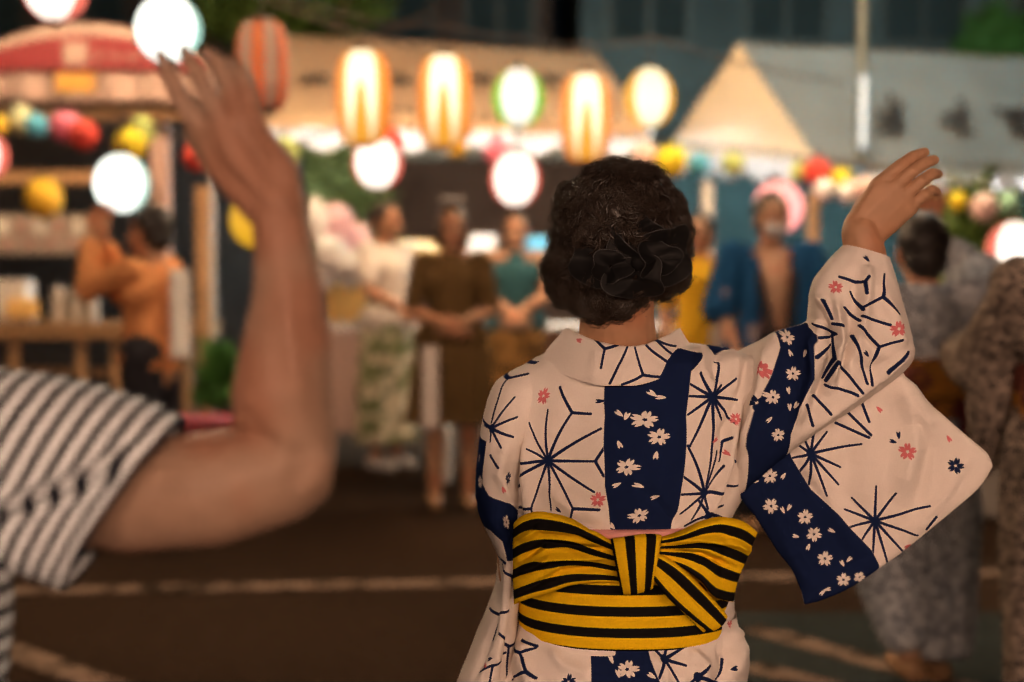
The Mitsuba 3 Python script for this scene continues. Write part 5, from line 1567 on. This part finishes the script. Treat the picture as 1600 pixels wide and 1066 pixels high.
# left wing
bow('bow_wing', ([(802, 818), (820, 804), (840, 799), (869, 803), (895, 811), (924, 829), (962, 848)], [(962, 848), (963, 880), (972, 912)], [(803, 945), (830, 934), (856, 926), (895, 913), (937, 909), (972, 912)], [(802, 818), (801, 880), (803, 945)]), 90, 110,
    lambda s, t: BY + 0.020 - 0.030 * np.sin(np.pi * np.clip(s, 0, 1) ** 0.8) + 0.004 * t, lambda s, t: 0.005 + 0.011 * np.sin(np.pi * np.clip(0.05 + 0.95 * s, 0, 1)), 125.0, 0.0,
    [([(806, 880), (850, 850), (905, 856), (960, 862)], 5, -0.011), ([(806, 900), (860, 872), (960, 870)], 6, 0.011), ([(806, 850), (845, 825), (900, 830), (955, 850)], 6, 0.009), ([(815, 925), (880, 893), (965, 885)], 5, -0.007)], 'left wing of the bow')
# right wing
bow('bow_wing', ([(1022, 842), (1041, 838), (1067, 829), (1100, 814), (1126, 808), (1155, 813), (1184, 832)], [(1184, 832), (1168, 871), (1152, 912), (1146, 940)], [(1022, 872), (1060, 884), (1090, 905), (1120, 935), (1146, 940)], [(1022, 842), (1022, 858), (1022, 872)]), 90, 110,
    lambda s, t: BY + 0.018 - 0.022 * np.sin(np.pi * s) + 0.012 * s, lambda s, t: 0.005 + 0.010 * np.sin(np.pi * np.clip(0.05 + 0.95 * s, 0, 1)), 118.0, -1.0,
    [([(1035, 850), (1090, 842), (1150, 850), (1172, 862)], 6, 0.009), ([(1040, 862), (1100, 868), (1150, 890)], 5, -0.010), ([(1128, 815), (1135, 860), (1128, 915)], 6, -0.003)], 'right wing of the bow')
# the hanging tail
bow('bow_tail', ([(1014, 860), (1050, 876), (1095, 915), (1137, 963)], [(1137, 963), (1128, 978), (1108, 988)], [(1016, 896), (1040, 930), (1066, 955), (1108, 988)], [(1014, 860), (1016, 880), (1016, 896)]), 60, 90,
    lambda s, t: BY - 0.012 + 0.030 * s - 0.006 * np.sin(np.pi * t), lambda s, t: 0.005 + 0.008 * np.sin(np.pi * s), 44.0, 3.0,
    [([(1030, 884), (1060, 915), (1100, 960)], 5, -0.003)], 'tail of the bow folded over the sash')
bow('bow_tail', ([(1020, 892), (1045, 915), (1075, 945), (1104, 982)], [(1104, 982), (1102, 986), (1098, 988)], [(1020, 900), (1045, 935), (1068, 958), (1098, 988)], [(1020, 892), (1020, 896), (1020, 900)]), 20, 60,
    lambda s, t: BY - 0.001 + 0.030 * s, lambda s, t: 0.003 + 0 * s, 9.0, 0.0, [], 'inner layer of the tail')
# the knot
c, P = coons([(954, 842), (980, 838), (1010, 834), (1034, 836)], [(1034, 836), (1028, 880), (1020, 919)], [(972, 929), (990, 928), (1005, 925), (1020, 919)], [(954, 842), (962, 885), (972, 929)], 60, 50, lambda s, t: BY - 0.022 + 0.020 * np.abs(t - 0.5) ** 2 * 4 + 0.010 * np.abs(s - 0.5) ** 2 * 4, lambda s, t: 0.010 + 0 * s)
c.uv = np.stack([c.uv[:, 1] * 90, c.uv[:, 0] * 74 - 11.5], -1)
drape(c.mesh, [([(985, 845), (990, 880), (992, 920)], 4, 0.001)], 0.0008, 12.0, 21)
part(ob, 'bow_knot', c.mesh, 'sash', smooth=True, uv=c.uv)

# ---- hair
hp = [ell(pix(968, 366, 2.125), np.array([0.0965, 0.104, 0.1030])), ell(pix(962, 412, 2.115), np.array([0.0870, 0.080, 0.062])), ell(pix(950, 462, 2.10), np.array([0.054, 0.046, 0.028])), ell(pix(1034, 418, 2.11), np.array([0.030, 0.055, 0.036])), ell(pix(888, 420, 2.115), np.array([0.026, 0.055, 0.045]))]
hm = fuse(hp, 0.005, 10)
sw = hm.vertices
dn = (meshkit.fbm(sw * [30, 30, 46], 3, 31) - 0.5) + 0.7 * (0.5 - np.abs(meshkit.fbm(sw * [24, 24, 34], 2, 37) - 0.5) * 3.0)
hm.vertices += hm.vertex_normals * (0.012 * dn)[:, None]
hk = part(me, 'hair', hm, 'hair', smooth=True)
tree_h = cKDTree(hm.vertices)
HV, HN = np.asarray(hm.vertices), np.asarray(hm.vertex_normals)
cand = np.nonzero((HN[:, 1] < 0.6))[0]
crown = pix(985, 272, 2.10)


def locks(NS, ST, step, lift0, rad, sides, seed, fly=0.0, curl=4.6, key='strands', m='hair_strand'):
    """Hairs (or thick locks) that run from the crown over the head, turning in shared waves."""
    g = np.random.default_rng(seed)
    p = HV[g.choice(cand, NS)] + g.normal(size=(NS, 3)) * 0.002
    d = p - crown
    d[:, 2] -= 0.05
    lift = g.random(NS) ** 1.5 * lift0 + 0.0008
    flying = g.random(NS) < fly
    out_, stepl, ang0 = [], (step * (0.7 + 0.6 * g.random(NS)))[:, None], g.normal(size=NS) * 0.3
    for k in range(ST):
        _, idx = tree_h.query(p)
        n = HN[idx]
        q = p - n * ((p - HV[idx]) * n).sum(1, keepdims=True)
        o = lift * (0.35 + 0.9 * math.sin(math.pi * k / ST) + 0.5 * k / ST) + np.where(flying, 0.012 * (k / ST) ** 2, 0)
        out_.append(q + n * o[:, None])
        t1 = d - n * (d * n).sum(1, keepdims=True)
        t1 /= np.linalg.norm(t1, axis=1, keepdims=True) + 1e-9
        t2 = np.cross(n, t1)
        sw_ = curl * 2 * (meshkit.fbm(q * 26, 2, 51) - 0.5) + ang0 + 0.5 * np.sin(k * 0.55 + ang0 * 9)
        p = q + (t1 * np.cos(sw_)[:, None] + t2 * np.sin(sw_)[:, None]) * stepl
    L = np.array(out_).transpose(1, 0, 2)
    prof = np.clip(np.sin(np.pi * np.linspace(0.08, 0.97, ST)), 0.15, 1) if sides > 3 else np.linspace(1, 0.4, ST)
    r = rad * prof[None] * (0.6 + 0.8 * g.random(NS))[:, None]
    tt = np.gradient(L, axis=1)
    tt /= np.linalg.norm(tt, axis=2, keepdims=True) + 1e-12
    u1 = np.cross(tt, np.array([0.3, 0.5, 0.8]))
    u1 /= np.linalg.norm(u1, axis=2, keepdims=True) + 1e-12
    u2 = np.cross(tt, u1)
    A = np.arange(sides) * 2 * np.pi / sides
    ring = np.stack([L + r[..., None] * (math.cos(a) * u1 + math.sin(a) * u2) for a in A], 2)
    I = (np.arange(NS)[:, None, None] * ST + np.arange(ST - 1)[None, :, None]) * sides
    base, nxt = I + np.arange(sides)[None, None, :], I + ((np.arange(sides) + 1) % sides)[None, None, :]
    ff = np.vstack([np.stack([base, nxt, nxt + sides], -1).reshape(-1, 3), np.stack([base, nxt + sides, base + sides], -1).reshape(-1, 3)])
    kk = part(hk, key, trimesh.Trimesh(ring.reshape(-1, 3), ff, process=False), m, smooth=True)
    labels[kk] = {'label': 'wavy locks of the short curly hair' if sides > 3 else 'fine strands of the short curly hair', 'kind': 'stuff'}


locks(1500, 14, 0.0042, 0.004, 0.0021, 6, 78, 0.0, key='locks', m='hair')
locks(9000, 13, 0.0045, 0.0085, 0.00055, 3, 77, 0.07)

# ---- the black gauze bow in the hair
hb = thing('hair_bow', 'black gauze bow pinned into the dancer short curly hair', 'hair bow')


def gauze(c, R, seed, tilt, ruff=0.011, squash=0.85):
    """A ruffled layer of gauze gathered at its middle."""
    g = np.random.default_rng(seed)
    r, th = np.meshgrid(np.linspace(0.10, 1, 26), np.linspace(0, 2 * np.pi, 110), indexing='ij')
    ph = g.random(4) * 6.28
    edge = 1 + 0.13 * np.sin(3 * th + ph[0]) + 0.07 * np.sin(5 * th + ph[1])
    x, z = R * r * edge * np.cos(th), R * squash * r * edge * np.sin(th)
    up = 0.006 + 0.012 * r ** 1.5 + ruff * r ** 1.3 * (np.sin(2 * th + ph[2]) + 0.6 * np.sin(3 * th + ph[3] + 2 * r)) - 0.010 * r ** 3
    P = np.stack([x, -up, z], -1)
    Rm = trimesh.transformations.euler_matrix(tilt[0], g.random() * 6.28, tilt[1])[:3, :3]
    P = P @ trimesh.transformations.rotation_matrix(tilt[0], [1, 0, 0])[:3, :3].T @ trimesh.transformations.rotation_matrix(tilt[1], [0, 0, 1])[:3, :3].T + c
    return sheet(P, 0.0011), P[-1]


for k, (px, py, Y, R, tx, tz) in enumerate([(945, 402, 2.036, 0.050, 0.10, -0.35), (1034, 396, 2.036, 0.050, 0.15, 0.40), (990, 372, 2.028, 0.040, -0.2, 0.0), (992, 432, 2.028, 0.042, 0.35, 0.05), (955, 416, 2.018, 0.028, 0.1, -0.2), (1024, 404, 2.018, 0.032, 0.1, 0.3)]):
    m, e = gauze(pix(px, py, Y), R, 20 + k, (tx, tz))
    lp_ = part(hb, 'loop', m, 'organza', smooth=True)
    part(lp_, 'edging', tube(e, 0.0008, 6), 'organza_edge', smooth=True)
part(hb, 'knot', fuse([ell(pix(1000, 410, 2.012), np.array([0.013, 0.010, 0.012])), ell(pix(1006, 404, 2.010), np.array([0.008, 0.008, 0.009]))], 0.005, 4), 'organza', smooth=True)

# ------------------------------------------------------------------ the near figure in the striped shirt
YN = 1.25
near = thing('person', 'person in a navy and white striped shirt raising a bare arm in the left foreground', 'person')
N3 = lambda px, py, Y=YN: pix(px, py, Y)
pm = YN / F
b = chain([N3(-120, 740, 1.32), N3(60, 772, 1.30), N3(200, 778, 1.27), N3(330, 764), N3(430, 738), N3(452, 712)], np.array([80, 84, 88, 92, 84, 74]) * pm)
b += chain([N3(470, 748), N3(452, 700), N3(440, 620), N3(448, 540), N3(452, 470), N3(444, 400), N3(438, 350), N3(434, 320)], np.array([50, 74, 80, 70, 57, 48, 44, 43]) * pm)
b += [bone(N3(430, 740), N3(497, 752), 70 * pm, 17 * pm), bone(N3(440, 650), N3(470, 735), 78 * pm, 46 * pm)]
# hand: back of the palm, four fingers, thumb on the far side
kk_ = [(322, 208), (350, 196), (378, 196), (404, 212)]
kd = [1.255, 1.245, 1.243, 1.25]
b += [m3.Manifold.hull_points(np.vstack([ICO * 36 * pm + N3(422, 322, 1.25), ICO * 34 * pm + N3(446, 318, 1.25)] + [ICO * r * pm + N3(*k, d) for k, d, r in zip(kk_, kd, (22, 23, 23, 21))]))]
b += [m3.Manifold.hull_points(np.vstack([ICO * 36 * pm + N3(440, 322, 1.25), ICO * 30 * pm + N3(438, 270, 1.25), ICO * 21 * pm + N3(404, 214, 1.25)]))]
b += [m3.Manifold.hull_points(np.vstack([ICO * 34 * pm + N3(410, 322, 1.25), ICO * 26 * pm + N3(348, 262, 1.255), ICO * 20 * pm + N3(322, 210, 1.255)]))]


def nf(pts, ds, rs):
    return chain([N3(x, y, d) for (x, y), d in zip(pts, ds)], np.array(rs) * pm)


b += nf([kk_[0], (288, 162), (267, 122), (250, 86)], [1.255, 1.250, 1.256, 1.266], [21, 16.5, 14.5, 8])
b += nf([kk_[1], (322, 142), (303, 106), (288, 78)], [1.245, 1.238, 1.244, 1.256], [20, 16.5, 14.5, 8])
b += nf([kk_[2], (360, 140), (343, 104), (324, 82)], [1.243, 1.234, 1.240, 1.254], [20, 16.5, 14.5, 9])
b += nf([kk_[3], (392, 156), (376, 120), (360, 98)], [1.25, 1.240, 1.244, 1.256], [18, 15.5, 13, 9])
b += nf([(380, 290), (336, 256), (312, 222), (300, 196)], [1.27, 1.295, 1.305, 1.308], [28, 23, 19, 14])
# the rest of the figure, outside the picture
cx = -0.648
b += head_parts(np.array([cx - 0.02, YN + 0.02, 1.43]), rotz(0.1), 0.98)
b += chain([np.array([cx, YN, 1.24]), np.array([cx - 0.01, YN, 1.37])], [0.054, 0.05])
b += chain([np.array([cx, YN, 0.80]), np.array([cx, YN, 1.0]), np.array([cx, YN, 1.17]), np.array([cx, YN, 1.24])], [0.125, 0.11, 0.115, 0.065])
b += [bone(np.array([cx, YN, 1.20]), N3(-90, 740, 1.31), 0.06, 0.05), bone(np.array([cx, YN, 1.20]), np.array([cx - 0.18, YN, 1.20]), 0.06, 0.052)]
b += chain([np.array([cx - 0.18, YN, 1.20]), np.array([cx - 0.30, YN + 0.06, 0.98]), np.array([cx - 0.25, YN + 0.25, 0.95])], [0.055, 0.042, 0.028]) + hand_bones(np.array([cx - 0.25, YN + 0.25, 0.95]), np.array([0.2, 1, 0]), np.array([0, 0, 1.0]), -1, 0.95)
for sx in (-1, 1):
    b += chain([np.array([cx + sx * 0.08, YN, 0.80]), np.array([cx + sx * 0.085, YN, 0.43]), np.array([cx + sx * 0.085, YN, 0.08])], [0.085, 0.055, 0.037])
    b += [bone(np.array([cx + sx * 0.085, YN - 0.03, 0.035]), np.array([cx + sx * 0.085, YN + 0.13, 0.028]), 0.034, 0.024)]
nm = m3.Manifold.batch_boolean(b, m3.OpType.Add).refine_to_length(0.006).to_mesh()
nm = trimesh.Trimesh(nm.vert_properties[:, :3], nm.tri_verts, process=True, merge_norm=True, merge_tex=True)
relax(nm, 26, 0.016)
drape(nm, [([(352, 664), (392, 682), (440, 700)], 9, -0.004), ([(372, 640), (400, 668), (430, 690)], 8, -0.003), ([(498, 700), (505, 735), (490, 770)], 16, 0.004), ([(455, 690), (470, 730), (455, 770)], 16, -0.003), ([(440, 400), (452, 520), (470, 640)], 16, 0.003), ([(410, 330), (440, 345), (470, 335)], 6, -0.002),
           ([(340, 225), (380, 270), (420, 310)], 9, 0.0022), ([(362, 215), (395, 262), (432, 312)], 8, -0.0018), ([(386, 214), (412, 262), (440, 306)], 8, 0.002)], 0.0012, 22.0, 23)
part(near, 'body', nm, 'skin_dim', smooth=True)
for k, (x, y, Y) in enumerate([(250, 90, 1.258), (287, 80, 1.248), (318, 78, 1.246), (350, 96, 1.248)]):
    m = trimesh.convex.convex_hull(ICO * np.array([5.5, 2.5, 8.5]) * pm)
    m.apply_transform(trimesh.transformations.rotation_matrix(-0.45, [0, 1, 0]))
    m.apply_translation(N3(x + 5, y + 9, Y - 0.005))
    part(near, 'nail', m, 'nail', smooth=True)


def shirt_fn(p, n, uv):
    k = uv.x / 29.0
    k = dr.abs(k - dr.floor(k) - 0.5)
    c = mikit.mix(mi.Color3f(0.010, 0.012, 0.020), mi.Color3f(0.66, 0.72, 0.76), mikit.smoothstep(0.205, 0.235, k))  # white tinted cool in the colour for the cooler light on the sleeve
    return c * (0.93 + 0.14 * mikit.noise(p.x * 500, p.z * 500, p.y * 500))


mat('striped_jersey', shirt_fn, 0.85, 0)
Atop = [(286, 660), (262, 643), (225, 625), (180, 610), (110, 592), (50, 581), (-20, 574), (-110, 580), (-200, 600)]
Bbot = [(a[0] - h * f, a[1] + (440 - h) * f) for a, f, h in zip(Atop, (1.0, 1.0, 1.0, 1.0, 1.0, 0.98, 0.95, 0.9, 0.8), (180, 172, 165, 158, 152, 148, 146, 146, 146))]
slv = tube_loft(Atop, Bbot, [1.262, 1.266, 1.272, 1.278, 1.286, 1.292, 1.30, 1.31, 1.31], [0.062, 0.063, 0.064, 0.064, 0.064, 0.064, 0.064, 0.064, 0.06], 150, 140, 0.0)
Pq = to_pix(slv.mesh.vertices)
sec = np.repeat(PchipInterpolator(np.linspace(0, 1, 9), np.array(Atop, float))(np.linspace(0, 1, 150)), 140, axis=0)
slv.uv = np.stack([(sec - [286, 660]) @ np.array([0.81, 0.59]) + 14.5 - 3.5 + 7, Pq[:, 1]], -1)
drape(slv.mesh, [([(212, 700), (140, 746), (50, 777), (-20, 805)], 12, 0.011), ([(205, 728), (140, 768), (50, 800), (-20, 830)], 12, -0.005), ([(250, 690), (180, 790), (100, 890)], 18, 0.005)], 0.003, 10.0, 17)
part(near, 'shirt_sleeve', slv.mesh, 'striped_jersey', smooth=True, uv=slv.uv)
rows = [(1.27, 0.07), (1.24, 0.13), (1.2, 0.185), (1.12, 0.20), (1.06, 0.20), (1.0, 0.196), (0.94, 0.186), (0.86, 0.182), (0.74, 0.186)]
zz = np.linspace(1.27, 0.74, 90)
wv = PchipInterpolator(-np.array(rows)[:, 0], np.array(rows)[:, 1])(-zz)
a = np.linspace(0, 2 * PI, 120) + PI / 2
Vt = np.stack([np.stack([cx + w * np.cos(a), YN + 0.62 * w * np.sin(a), np.full_like(a, z)], -1) for z, w in zip(zz, wv)])
tm, tu = grid_loft(Vt, np.stack([np.broadcast_to((-zz * 1400)[:, None], Vt.shape[:2]), np.broadcast_to(a * 100, Vt.shape[:2])], -1))
part(near, 'shirt', tm, 'striped_jersey', smooth=True, uv=tu)
c = [bone(np.array([cx - 0.07, YN, 0.82]), np.array([cx + 0.07, YN, 0.82]), 0.118, 0.118)]
for sx in (-1, 1):
    c += chain([np.array([cx + sx * 0.08, YN, 0.80]), np.array([cx + sx * 0.085, YN, 0.43]), np.array([cx + sx * 0.085, YN, 0.10])], [0.105, 0.085, 0.075])
part(near, 'trousers', fuse(c, 0.016, 8), 'cloth_jeans', smooth=True)
part(near, 'hair', fuse([ell(np.array([cx - 0.02, YN - 0.01, 1.465]), np.array([0.088, 0.094, 0.098])), ell(np.array([cx - 0.02, YN - 0.06, 1.40]), np.array([0.075, 0.05, 0.10]))], 0.012, 6), 'hair', smooth=True)
